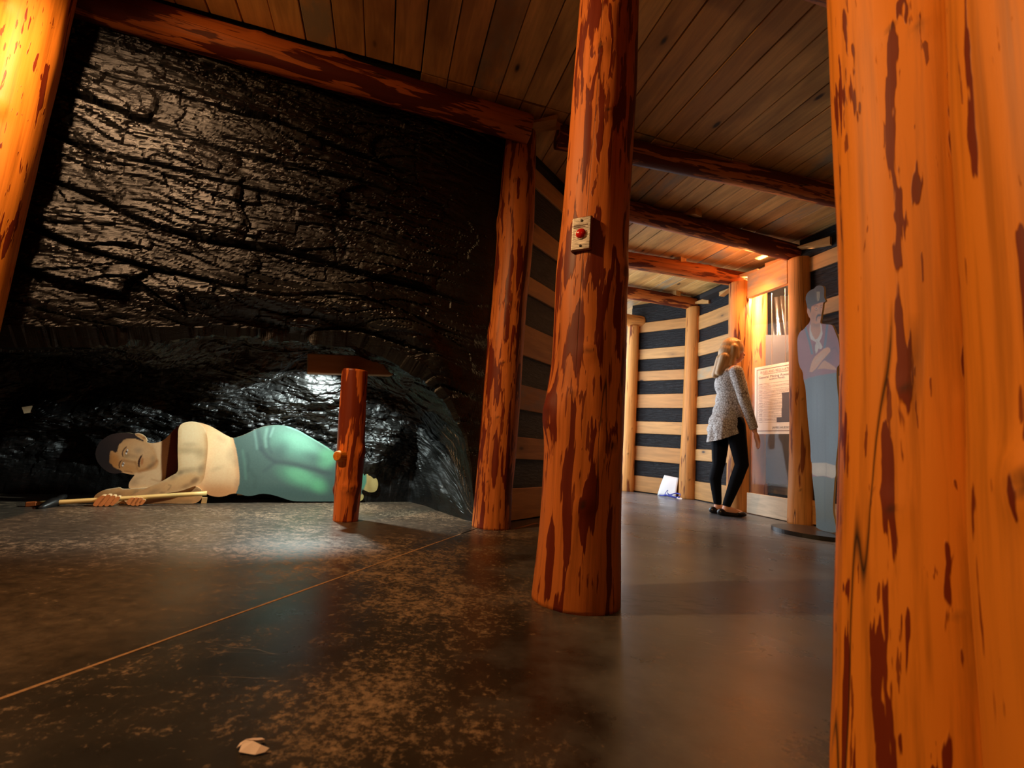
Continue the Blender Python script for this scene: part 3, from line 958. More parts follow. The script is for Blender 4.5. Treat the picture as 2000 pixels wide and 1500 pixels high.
def board(name, outline, strokes, hom, org, frame, off, th, spacing, mat, parent, smooth=2, zmin=0.002):
    """painted cut-out: outline in art units, mapped to the board plane; front face carries the paint"""
    P = smooth_outline(outline, smooth) if smooth > 1 else np.array(outline, float)
    lo, hi = P.min(0), P.max(0)
    gx = np.arange(lo[0], hi[0], spacing); gy = np.arange(lo[1], hi[1], spacing)
    GX, GY = np.meshgrid(gx, gy)
    GX = GX + (np.arange(len(gy))[:, None] % 2) * spacing * .5
    G = np.stack([GX.ravel(), GY.ravel()], -1)
    ins = np.zeros(len(G), bool); dm = np.full(len(G), 1e9)
    for p, q in zip(P, np.roll(P, -1, 0)):
        e = q - p
        t = np.clip(((G - p) @ e) / (e @ e + 1e-12), 0, 1)
        dm = np.minimum(dm, np.hypot(*(G - p - t[:, None] * e).T))
        cond = (p[1] > G[:, 1]) != (q[1] > G[:, 1])
        xi = (q[0] - p[0]) * (G[:, 1] - p[1]) / (q[1] - p[1] + 1e-12) + p[0]
        ins ^= cond & (G[:, 0] < xi)
    G = G[ins & (dm > spacing * .35)]
    pts = np.concatenate([P, G])
    nb = len(P)
    res = delaunay_2d_cdt([Vector(p) for p in pts], [(i, (i + 1) % nb) for i in range(nb)], [], 1, 1e-6)
    vv = np.array([tuple(p) for p in res[0]])
    tris = [tuple(t) for t in res[2]]
    S = art_to_board(vv, hom, org)
    S[:, 1] = np.maximum(S[:, 1], zmin)
    O, e, n = frame
    front = [(O[0] + n[0] * off + s * e[0], O[1] + n[1] * off + s * e[1], z) for s, z in S]
    back = [(x - n[0] * th, y - n[1] * th, z) for x, y, z in front]
    # front triangles must face n
    t0 = tris[0]
    a, b_, c = (Vector(front[i]) for i in t0)
    if (b_ - a).cross(c - a).dot(Vector((n[0], n[1], 0))) < 0: tris = [t[::-1] for t in tris]
    # boundary edges
    cnt = {}
    for t in tris:
        for i in range(3):
            cnt[(t[i], t[(i + 1) % 3])] = 1
    bnd = [k for k in cnt if (k[1], k[0]) not in cnt]
    nf = len(front)
    faces = list(tris) + [tuple(i + nf for i in t[::-1]) for t in tris] + [(b1, a1, a1 + nf, b1 + nf) for a1, b1 in bnd]
    org3 = Vector(parent.location) if parent else Vector((0, 0, 0))
    verts = [Vector(p) - org3 for p in front + back]
    me = bpy.data.meshes.new(name)
    me.from_pydata([tuple(p) for p in verts], [], faces)
    cols = paint_colors(vv, strokes)
    cols = np.concatenate([cols, np.tile(np.array(lin(170, 140, 100)), (nf, 1))])
    at_ = me.color_attributes.new('paint', 'FLOAT_COLOR', 'POINT')
    at_.data.foreach_set('color', np.concatenate([cols, np.ones((len(cols), 1))], 1).astype(np.float32).ravel())
    me.materials.append(mat); me.materials.append(M_EDGE)
    mi = np.zeros(len(faces), np.int32); mi[len(tris):] = 1
    me.polygons.foreach_set('material_index', mi)
    me.update()
    return link(name, me, None, parent)


# ---- reclining miner
RO = (-2.076, 2.835); RE = (.837, .547); RN = (.547, -.837)
RFRAME = (RO, RE, RN)
H0 = [0.2346, 0.04031, -0.28862, -0.00164, -0.28698, 0.38619, -0.04623, 0.00583]


def hom_off(off):
    base = np.array(H0); d = np.array([-.0695, -.011, .1362, -.0061, .0826, .0324, 0, 0])
    return base + d * off


RORG = (200, 850)
body_outline = [(186, 890), (187, 880), (190, 871), (196, 862), (205, 855), (215, 849), (225, 846.5), (236, 845.5), (252, 845), (261, 847.5), (266, 846), (273, 846), (281, 850), (286, 855), (288, 860), (286, 864), (292, 865.3), (300, 865.5), (312, 863.5), (322, 858), (330, 850), (337, 842), (344, 835.5), (351, 830), (358, 826), (367, 824), (378, 823.5), (388, 825.2), (400, 828), (412, 832.5), (425, 840), (440, 849), (454, 856), (463, 854), (475, 850), (490, 843), (505, 836), (520, 831.5), (540, 830), (556, 831), (570, 834.5), (585, 841), (600, 850), (615, 858.5), (630, 867), (645, 877), (662, 890), (680, 903), (695, 912), (707, 919), (716, 925), (730, 930), (737, 936), (739, 945), (737, 956), (732, 961), (722, 962), (713, 958), (708, 956), (706, 962), (711, 968), (709, 976), (702, 979.5), (680, 979.5), (650, 979.5), (620, 979.5), (590, 979.3), (570, 978.5), (556, 974), (540, 968.5), (525, 965), (510, 964), (495, 968), (482, 969), (470, 965.5), (460, 963.5), (450, 965), (440, 969), (430, 970.5), (418, 970), (405, 966), (395, 958), (380, 948), (340, 948), (300, 951), (270, 954), (252, 954.5), (251, 948), (253, 941), (258, 934), (264, 927), (257, 927), (250, 926), (243, 924), (238, 922.5), (228, 925.5), (215, 924), (205, 918), (197, 911), (190, 902)]
SK = (226, 178, 128)
R_ST = [
    ('all', (222, 172, 122), 1, 1),
    # torso shading
    ('blob', (236, 196, 146), .85, .6, (425, 880, 34, 46, 0)),
    ('blob', (190, 118, 62), .8, .7, (430, 968, 60, 22, 0)),
    ('line', (186, 112, 62), .55, 5, [(456, 858), (463, 890), (466, 930), (462, 962)], 3),
    ('blob', (130, 108, 84), .35, .9, (455, 885, 10, 14, 20)), ('blob', (140, 112, 84), .35, .9, (461, 903, 7, 8, 0)), ('blob', (150, 118, 84), .3, .9, (463, 945, 6, 10, 0)),
    ('blob', (150, 122, 90), .28, .9, (432, 857, 10, 5, 30)), ('blob', (150, 122, 90), .25, .9, (422, 916, 12, 4, -20)),
    ('blob', (236, 190, 140), .5, .7, (300, 935, 40, 18, -10)),
    ('line', (176, 110, 60), .6, 2, [(296, 936), (310, 940), (323, 938)], .8),
    ('blob', (150, 112, 78), .45, .9, (262, 942, 8, 7, 0)), ('blob', (160, 122, 86), .3, .9, (272, 933, 8, 3, -20)),
    # strap
    ('poly', (104, 30, 6), 1, .5, [(334, 845), (344, 835), (352, 828), (360, 826), (356, 860), (353, 900), (352, 930), (323, 936.5), (325, 915), (328, 890), (331, 868)]),
    # neck
    ('line', (178, 120, 72), .5, 3, [(296, 868), (302, 880), (306, 892)], 1.5),
    # face
    ('poly', (204, 146, 92), 1, 1.2, [(214, 884), (222, 868), (236, 857), (262, 857), (284, 862), (291, 866), (300, 876), (306, 892), (310, 906), (306, 914), (294, 919), (272, 922), (252, 926), (238, 921), (222, 913), (213, 904)]),
    ('blob', (186, 112, 46), .8, .6, (222, 900, 12, 17, -15)),
    ('blob', (210, 160, 112), .7, .7, (276, 880, 22, 16, 15)),
    ('blob', (216, 164, 110), .7, .7, (258, 897, 10, 5, 15)),
    ('blob', (190, 124, 62), .6, .7, (248, 914, 22, 8, 8)),
    ('line', (150, 92, 42), .75, 2.5, [(240, 899), (252, 901), (264, 903)], 1.4), ('line', (150, 92, 42), .6, 2.5, [(264, 903), (268, 910), (268, 916)], 1.5),
    ('line', (160, 92, 40), .75, 3, [(272, 921), (286, 916), (298, 909), (307, 900)], 2.2),
    ('blob', (96, 84, 62), .5, .9, (294, 910, 8, 4, -35)), ('blob', (120, 100, 78), .4, .9, (299, 897, 5, 7, 0)), ('blob', (120, 104, 84), .4, .9, (270, 880, 7, 5, 0)), ('blob', (140, 110, 80), .35, .9, (258, 892, 10, 4, 0)),
    ('blob', (136, 108, 72), .55, .8, (248, 890, 6, 3, -20)),
    # ear
    ('poly', (214, 158, 100), 1, .8, [(263, 848), (268, 845), (276, 846), (283, 851), (288, 857), (287, 864), (280, 861), (272, 855)]),
    ('line', (150, 84, 36), .8, 1.2, [(267, 849), (274, 851), (280, 856)], 1.2), ('blob', (136, 72, 30), .7, .6, (282, 855, 3, 2.5, 30)),
    ('line', (252, 236, 210), .8, .7, [(264, 846), (273, 845.6), (281, 849.5), (287, 856), (288, 861)], .5),
    ('poly', (206, 146, 92), 1, .6, [(240, 921), (256, 922.5), (264, 925), (256, 928), (246, 927)]), ('line', (120, 62, 26), .8, .8, [(243, 920), (252, 921), (258, 922)], .8),
    # hair
    ('poly', (42, 28, 24), 1, .5, [(180, 890), (186, 865), (205, 850), (225, 842), (254, 842), (262, 846), (266, 851), (276, 857.5), (281, 860), (281, 862.5), (273, 860), (264, 857), (254, 856.5), (248, 857), (243, 858.5), (239.5, 861), (238.5, 863.5), (233, 868), (231.5, 872), (230, 877), (229, 882), (225.5, 884), (222, 882.5), (220, 880.2), (216, 880.5), (215, 884), (214, 890), (214, 896.5), (213.5, 902), (214.5, 904.5), (218.5, 907), (222, 912), (228, 915.5), (235, 918), (240, 921.5), (230, 928), (214, 928), (200, 920), (188, 905)]),
    ('blob', (30, 24, 24), .7, .8, (200, 895, 14, 26, 0)), ('blob', (62, 38, 30), .5, .8, (240, 852, 20, 8, -10)),
    # brows, eyes, moustache
    ('line', (52, 20, 12), 1, .5, [(246.5, 873.5), (243, 876.5), (240, 881), (239, 886), (240, 891)], 1.05),
    ('line', (52, 20, 12), 1, .5, [(237, 899.5), (234, 903), (232.5, 908), (233.5, 914)], 1.05),
    ('poly', (236, 222, 206), 1, .4, [(249.5, 877), (250.3, 881), (248, 885.5), (246.2, 887.6), (245, 885), (246.5, 881)]),
    ('blob', (56, 22, 14), 1, .3, (247.7, 882.5, 1.9, 1.7, 0)),
    ('line', (110, 58, 26), .8, .5, [(249.5, 876), (246.5, 880), (244.5, 885), (245.5, 888.5)], .45),
    ('poly', (236, 222, 206), 1, .4, [(241.3, 902), (242.6, 905.5), (241, 909.5), (239.5, 912), (238.2, 908.5), (239.2, 904.5)]),
    ('blob', (56, 22, 14), 1, .3, (240.3, 906.6, 1.7, 1.7, 0)),
    ('line', (110, 58, 26), .8, .5, [(241, 901), (238.6, 905), (237.6, 909.5), (238.8, 913)], .45),
    ('poly', (52, 18, 10), 1, .4, [(278.6, 887), (277, 891), (275.3, 896), (273.6, 901), (273, 907), (273.2, 913.5), (270, 911), (268.8, 905), (270, 898), (273, 892)]),
    ('blob', (176, 98, 48), .8, .5, (277.5, 901, 2.6, 7, 8)),
    # trousers
    ('poly', (70, 88, 80), 1, .6, [(454, 850), (457, 862), (461, 876), (464, 892), (466.5, 912), (468, 930), (467.5, 944), (464, 956), (459, 968), (480, 985), (740, 990), (740, 880), (560, 820), (480, 840)]),
    ('blob', (90, 132, 112), .8, .7, (576, 866, 50, 26, 24)), ('blob', (104, 150, 126), .75, .7, (592, 868, 32, 14, 26)), ('blob', (92, 150, 112), .8, .6, (640, 894, 18, 20, 40)),
    ('blob', (84, 132, 102), .85, .6, (592, 935, 46, 18, 20)), ('blob', (94, 150, 112), .85, .6, (588, 930, 26, 11, 22)), ('blob', (92, 158, 112), .7, .7, (624, 950, 16, 12, 20)),
    ('line', (56, 66, 66), .85, 4, [(510, 876), (522, 892), (537, 902), (556, 904), (580, 908), (606, 915), (630, 922), (652, 926)], 3.2),
    ('line', (58, 70, 70), .6, 3.5, [(537, 903), (526, 912), (516, 920)], 2.0),
    ('line', (54, 68, 68), .6, 3.5, [(504, 842), (508, 860), (511, 878)], 3.0), ('line', (54, 68, 68), .55, 3, [(530, 834), (525, 850), (523, 868), (530, 884)], 2.4),
    ('line', (124, 160, 142), .5, 3, [(521, 838), (518, 856), (520, 872)], 1.8), ('line', (130, 166, 150), .5, 2.5, [(534, 836), (528, 852)], 1.2), ('line', (116, 150, 136), .45, 2.5, [(497, 842), (500, 860), (502, 876)], 1.6),
    ('line', (52, 66, 62), .5, 3, [(483, 886), (486, 900), (484, 920)], 1.6), ('line', (96, 132, 112), .4, 3, [(474, 880), (478, 905), (480, 935)], 1.5), ('line', (54, 70, 64), .4, 4, [(490, 920), (500, 935), (497, 950)], 2.5),
    ('blob', (58, 78, 72), .7, .8, (560, 962, 60, 12, 6)), ('blob', (58, 80, 74), .6, .8, (655, 950, 20, 34, 10)), ('blob', (60, 84, 74), .6, .8, (668, 925, 20, 18, 30)),
    ('blob', (56, 70, 68), .5, .9, (548, 880, 12, 16, 30)), ('blob', (60, 76, 72), .5, .9, (612, 892, 20, 8, 20)),
    ('line', (150, 206, 180), .5, 1.2, [(560, 833), (585, 842), (615, 859.5), (645, 878)], .8),
    ('poly', (78, 128, 104), 1, 1, [(700, 910), (716, 925), (717, 940), (713, 955), (700, 955)]),
    ('poly', (176, 150, 92), 1, 1.2, [(716, 920), (745, 930), (745, 970), (712, 964), (711, 955), (716, 942)]), ('blob', (140, 116, 66), .6, .8, (724, 950, 6, 14, 0)), ('blob', (196, 172, 110), .6, .8, (730, 944, 6, 12, 0)),
    ('poly', (180, 160, 100), 1, .6, [(700, 966), (714, 966), (712, 985), (700, 985)]),
]
miner = empty('reclining_miner_cutout', (RO[0], RO[1], 0))
tag(miner, 'painted cut-out of a shirtless moustached miner lying in green trousers', 'cutout')
board('body_panel', body_outline, R_ST, hom_off(0), RORG, RFRAME, 0.0, .014, 1.7, M_PAINT, miner)
arm_outline = [(348, 838), (352, 830), (358, 826), (367, 823.6), (378, 823.2), (388, 825), (396, 831), (401, 839), (404, 849), (405.6, 860), (406, 872), (405, 890), (403, 905), (401, 920), (399, 933), (394, 942.5), (384, 948), (370, 953), (355, 958.5), (335, 962), (318, 965), (300, 969.5), (287, 973), (278, 979), (262, 984), (247, 982), (242, 978), (246, 973), (254, 969), (264, 963), (280, 956), (300, 947.5), (320, 938), (335, 929), (347, 923), (348.2, 910), (347.3, 895), (347, 875), (347.6, 855)]
A_ST = [
    ('all', (226, 184, 132), 1, 1),
    ('blob', (240, 208, 160), .7, .7, (372, 845, 22, 26, 0)), ('blob', (242, 206, 156), .7, .7, (372, 897, 18, 18, 0)),
    ('line', (190, 122, 62), .75, 5, [(404, 850), (406, 872), (404, 895), (400, 925), (394, 944)], 3.5),
    ('line', (206, 160, 104), .6, 5, [(349, 840), (347, 870), (348, 900), (348, 920)], 3),
    ('blob', (150, 124, 88), .45, .9, (366, 880, 22, 6, 0)), ('blob', (140, 112, 78), .4, .9, (392, 886, 10, 9, 0)), ('blob', (156, 128, 92), .35, .9, (370, 868, 14, 4, 0)),
    ('blob', (140, 112, 80), .45, .9, (366, 919, 20, 5, -8)), ('blob', (110, 84, 60), .5, .8, (352, 924, 6, 4, -30)),
    ('poly', (206, 144, 88), .75, 5, [(398, 930), (384, 950), (335, 964), (285, 976), (245, 984), (240, 974), (290, 950), (340, 934), (372, 926)]),
    ('blob', (226, 172, 114), .7, .7, (352, 938, 30, 7, -20)),
    ('blob', (100, 70, 46), .65, .6, (380, 939, 9, 5, -35)), ('blob', (110, 78, 52), .5, .8, (364, 949, 10, 4, -22)), ('blob', (120, 88, 60), .5, .8, (393, 916, 6, 10, 20)), ('blob', (130, 92, 60), .5, .9, (338, 931, 8, 5, -30)),
    ('line', (96, 66, 46), .55, 1.2, [(329, 947), (334, 948), (332, 953), (328, 957)], .8), ('blob', (120, 88, 60), .4, .9, (300, 960, 12, 4, -20)), ('blob', (90, 70, 50), .5, .8, (317, 962, 5, 1.5, 0)),
    ('line', (186, 108, 52), .55, 3, [(290, 950), (265, 962), (246, 974)], 2.5),
    ('line', (250, 226, 184), .6, .8, [(357, 826), (367, 823.6), (378, 823.4), (388, 825.4), (398, 833), (403, 845)], .6),
]
board('front_arm', arm_outline, A_ST, hom_off(.035), RORG, RFRAME, .035, .012, 1.7, M_PAINT, miner)
low_outline = [(183, 972), (187, 966), (195, 960.5), (205, 956.5), (215, 954.5), (225, 953), (234, 951.8), (239, 955), (250, 955), (262, 954), (290, 952.3), (320, 950.8), (345, 950), (375, 950), (384, 950.4), (389, 952.5), (394, 957), (396, 965), (394, 973), (388, 980), (380, 983), (366, 984.3), (345, 983.6), (325, 983), (300, 983.6), (270, 985), (240, 986), (210, 986.5), (192, 985), (184, 979)]
L_ST = [
    ('all', (206, 146, 88), 1, 1),
    ('blob', (222, 168, 108), .7, .7, (300, 956, 60, 6, 0)), ('blob', (224, 180, 124), .8, .6, (378, 958, 16, 8, 0)),
    ('poly', (122, 70, 34), .75, 3, [(384, 951), (352, 964), (300, 975), (270, 986), (345, 986), (360, 970), (398, 960)]),
    ('blob', (196, 128, 70), .8, .7, (360, 976, 34, 9, 0)), ('blob', (120, 84, 52), .45, .8, (365, 980, 16, 4, 0)), ('blob', (130, 90, 56), .4, .8, (388, 976, 6, 6, 0)),
    ('blob', (220, 166, 106), .7, .6, (222, 958, 16, 7, -15)), ('blob', (150, 98, 54), .5, .8, (228, 966, 10, 4, -20)), ('blob', (130, 104, 76), .4, .8, (266, 960, 6, 4, 0)), ('blob', (180, 104, 48), .6, .8, (192, 974, 10, 10, 0)),
    ('line', (250, 232, 196), .8, .7, [(205, 956.8), (225, 953.3), (234, 952.2), (239, 955.3), (262, 954.3), (300, 952)], .5),
]
board('lower_arm', low_outline, L_ST, hom_off(.012), RORG, RFRAME, .012, .012, 1.9, M_PAINT, miner)


def finger_prisms(name_, quads, off, th):
    for q in quads:
        st = [('all', (196, 118, 62), 1, 1), ('line', (120, 62, 30), .6, 1.5, [q[1], q[2]], .8), ('blob', (206, 130, 70), .5, .8, (sum(p[0] for p in q) / len(q), sum(p[1] for p in q) / len(q), 5, 8, 0))]
        board(name_, q, st, hom_off(off), RORG, RFRAME, off, th, 2.5, M_PAINT, miner, smooth=3)


fl = []
for k, (bx_, by_, tx_, ty_, w_) in enumerate([(183, 989.5, 199, 968, 11), (193, 990, 210, 966.5, 10.5), (205, 990, 220, 968, 9.5), (216, 988, 229.5, 970, 8.5)]):
    fl.append([(tx_ - w_ * .30, ty_), (tx_ + w_ * .55, ty_ - .5), (tx_ + w_ * .66, ty_ + 4), (bx_ + w_ * .72, by_ - 1), (bx_ + w_ * .2, by_), (bx_ - w_ * .28, by_ - 4)])
finger_prisms('finger', fl, .10, .055)
fr = []
for k, (bx_, by_, tx_, ty_, w_) in enumerate([(250, 986, 259, 971.5, 9), (258, 988, 267, 971.5, 9), (266, 988, 274.5, 972, 8.5), (274, 986, 280.5, 975.5, 7)]):
    fr.append([(tx_ - w_ * .42, ty_), (tx_ + w_ * .5, ty_), (tx_ + w_ * .6, ty_ + 3), (bx_ + w_ * .62, by_), (bx_ - w_ * .1, by_), (bx_ - w_ * .5, by_ - 5)])
finger_prisms('finger', fr, .10, .045)
# wooden foot block and back battens
blk = link('foot_block', bevel_box('foot_block', (0, -.004, 0), (.030, .02, .038), .002), M_WEDGE, miner)
_s = art_to_board(np.array([[393., 978.]]), hom_off(0), RORG)[0]
blk.location = (RE[0] * _s[0], RE[1] * _s[0], 0); blk.rotation_euler = (0, 0, math.atan2(RE[1], RE[0]))
for ax_ in (300., 480., 600.):
    _s = art_to_board(np.array([[ax_, 900.]]), hom_off(0), RORG)[0]
    bt = link('batten', bevel_box('batten', (-.02, .0, .05), (.02, .03, .26), .002), M_WEDGE, miner)
    bt.location = (RE[0] * _s[0] - RN[0] * .014, RE[1] * _s[0] - RN[1] * .014, 0); bt.rotation_euler = (0, 0, math.atan2(RE[1], RE[0]))


# ---- miner's pick: handle through both hands
def tube(name, pts, rad, mat, parent=None, seg=12, closed_caps=True):
    pts = [Vector(p) for p in pts]
    if isinstance(rad, (int, float)): rad = [rad] * len(pts)
    vs_, fs = [], []
    prev = None
    for i, p in enumerate(pts):
        d = (pts[min(i + 1, len(pts) - 1)] - pts[max(i - 1, 0)]).normalized()
        if prev is None:
            up = Vector((0, 0, 1)) if abs(d.z) < .9 else Vector((1, 0, 0))
            a = d.cross(up).normalized()
        else:
            a = (prev - d * prev.dot(d)).normalized()
        prev = a
        b = d.cross(a)
        for k in range(seg):
            an = 2 * PI * k / seg
            vs_.append(p + (a * math.cos(an) + b * math.sin(an)) * rad[i])
    for i in range(len(pts) - 1):
        for k in range(seg):
            k2 = (k + 1) % seg
            fs.append((i * seg + k, i * seg + k2, (i + 1) * seg + k2, (i + 1) * seg + k))
    fs.append(tuple(range(seg))[::-1]); fs.append(tuple((len(pts) - 1) * seg + k for k in range(seg)))
    me = mesh_from(name, vs_, fs, True)
    return link(name, me, mat, parent)


def bpt(ax_, ay_, off):
    s, z = art_to_board(np.array([[ax_, ay_]], float), hom_off(off), RORG)[0]
    return Vector((RO[0] + RN[0] * off + s * RE[0], RO[1] + RN[1] * off + s * RE[1], max(z, .012)))


pick_a, pick_b = bpt(66, 984, .075), bpt(404, 963.5, .075)
pick = empty('pick', pick_a)
tag(pick, 'miner\'s pick with pale wooden handle and dark iron head held in both painted hands', 'pick')
hp = [pick_a.lerp(pick_b, k / 10) - pick_a for k in range(11)]
M_HANDLE = plain('pale_ash_handle', lin(206, 172, 104), .5, var=.2)
tube('handle', hp, [.0125, .013, .0125, .0125, .012, .012, .012, .0125, .013, .0135, .0135], M_HANDLE, pick)
# iron head: eye block with two tapering tines, lying across the handle end
hd = (pick_b - pick_a).normalized()
cr = Vector((0.18, -0.98, -0.12)).normalized()
eye = pick_a + hd * .075 - pick_a
M_IRON = plain('dark_iron', (.03, .028, .026), .38, .7)
tn = [eye - cr * .075 + Vector((0, 0, .016)), eye - cr * .05 + Vector((0, 0, .012)), eye - cr * .03, eye, eye + cr * .03, eye + cr * .065 + Vector((0, 0, -.004)), eye + cr * .10 + Vector((0, 0, -.006))]
hdobj = tube('head', tn, [.012, .018, .024, .027, .024, .018, .009], M_IRON, pick, 10)
ck = link('wedge_end', bevel_box('wedge_end', (-.03, -.013, -.012), (.012, .013, .012), .003), plain('orange_wood_end', lin(186, 92, 36), .5), pick)
ck.rotation_euler = hd.to_track_quat('X', 'Z').to_euler()

# ------------------------------------------------------------------ standing miner cut-out on a round base
SO = (2.43, 3.66); SE = (.117, -.993); SN = (-.993, -.117)
SH = [0.58169, -0.00777, -0.2191, 0.11128, -0.43772, 2.05991, 0.15666, 0.01405]
SORG = (1550, 560)
st_outline = [(1600, 557), (1608, 559), (1610, 565), (1609.5, 580), (1611, 584), (1613, 588), (1607.5, 591.5), (1607, 598), (1606, 607), (1604.5, 613), (1604, 620), (1602, 628), (1603, 632), (1612, 633), (1625, 634), (1629, 642), (1634, 655), (1638, 666), (1641, 690), (1640, 712), (1634, 718), (1634, 740), (1636, 765), (1638, 780), (1638, 830), (1637, 862), (1634, 890), (1632, 910), (1633, 928), (1630, 936), (1629, 955), (1627, 985), (1627, 1000), (1630, 1015), (1633, 1030), (1634, 1043), (1594, 1033.5), (1594, 1020), (1593.5, 1000), (1591, 970), (1588, 945), (1586, 925), (1586, 905), (1583.5, 900), (1583, 870), (1580, 840), (1577, 810), (1575, 780), (1573, 755), (1569.5, 742), (1568, 725), (1560.5, 715), (1558, 690), (1557, 665), (1559, 655), (1563, 647.5), (1570, 643), (1575, 636.5), (1581, 630.5), (1583, 622), (1579, 618), (1576, 608), (1577, 601), (1575, 592), (1573, 583), (1576, 573), (1582, 567), (1590, 564), (1594, 559)]
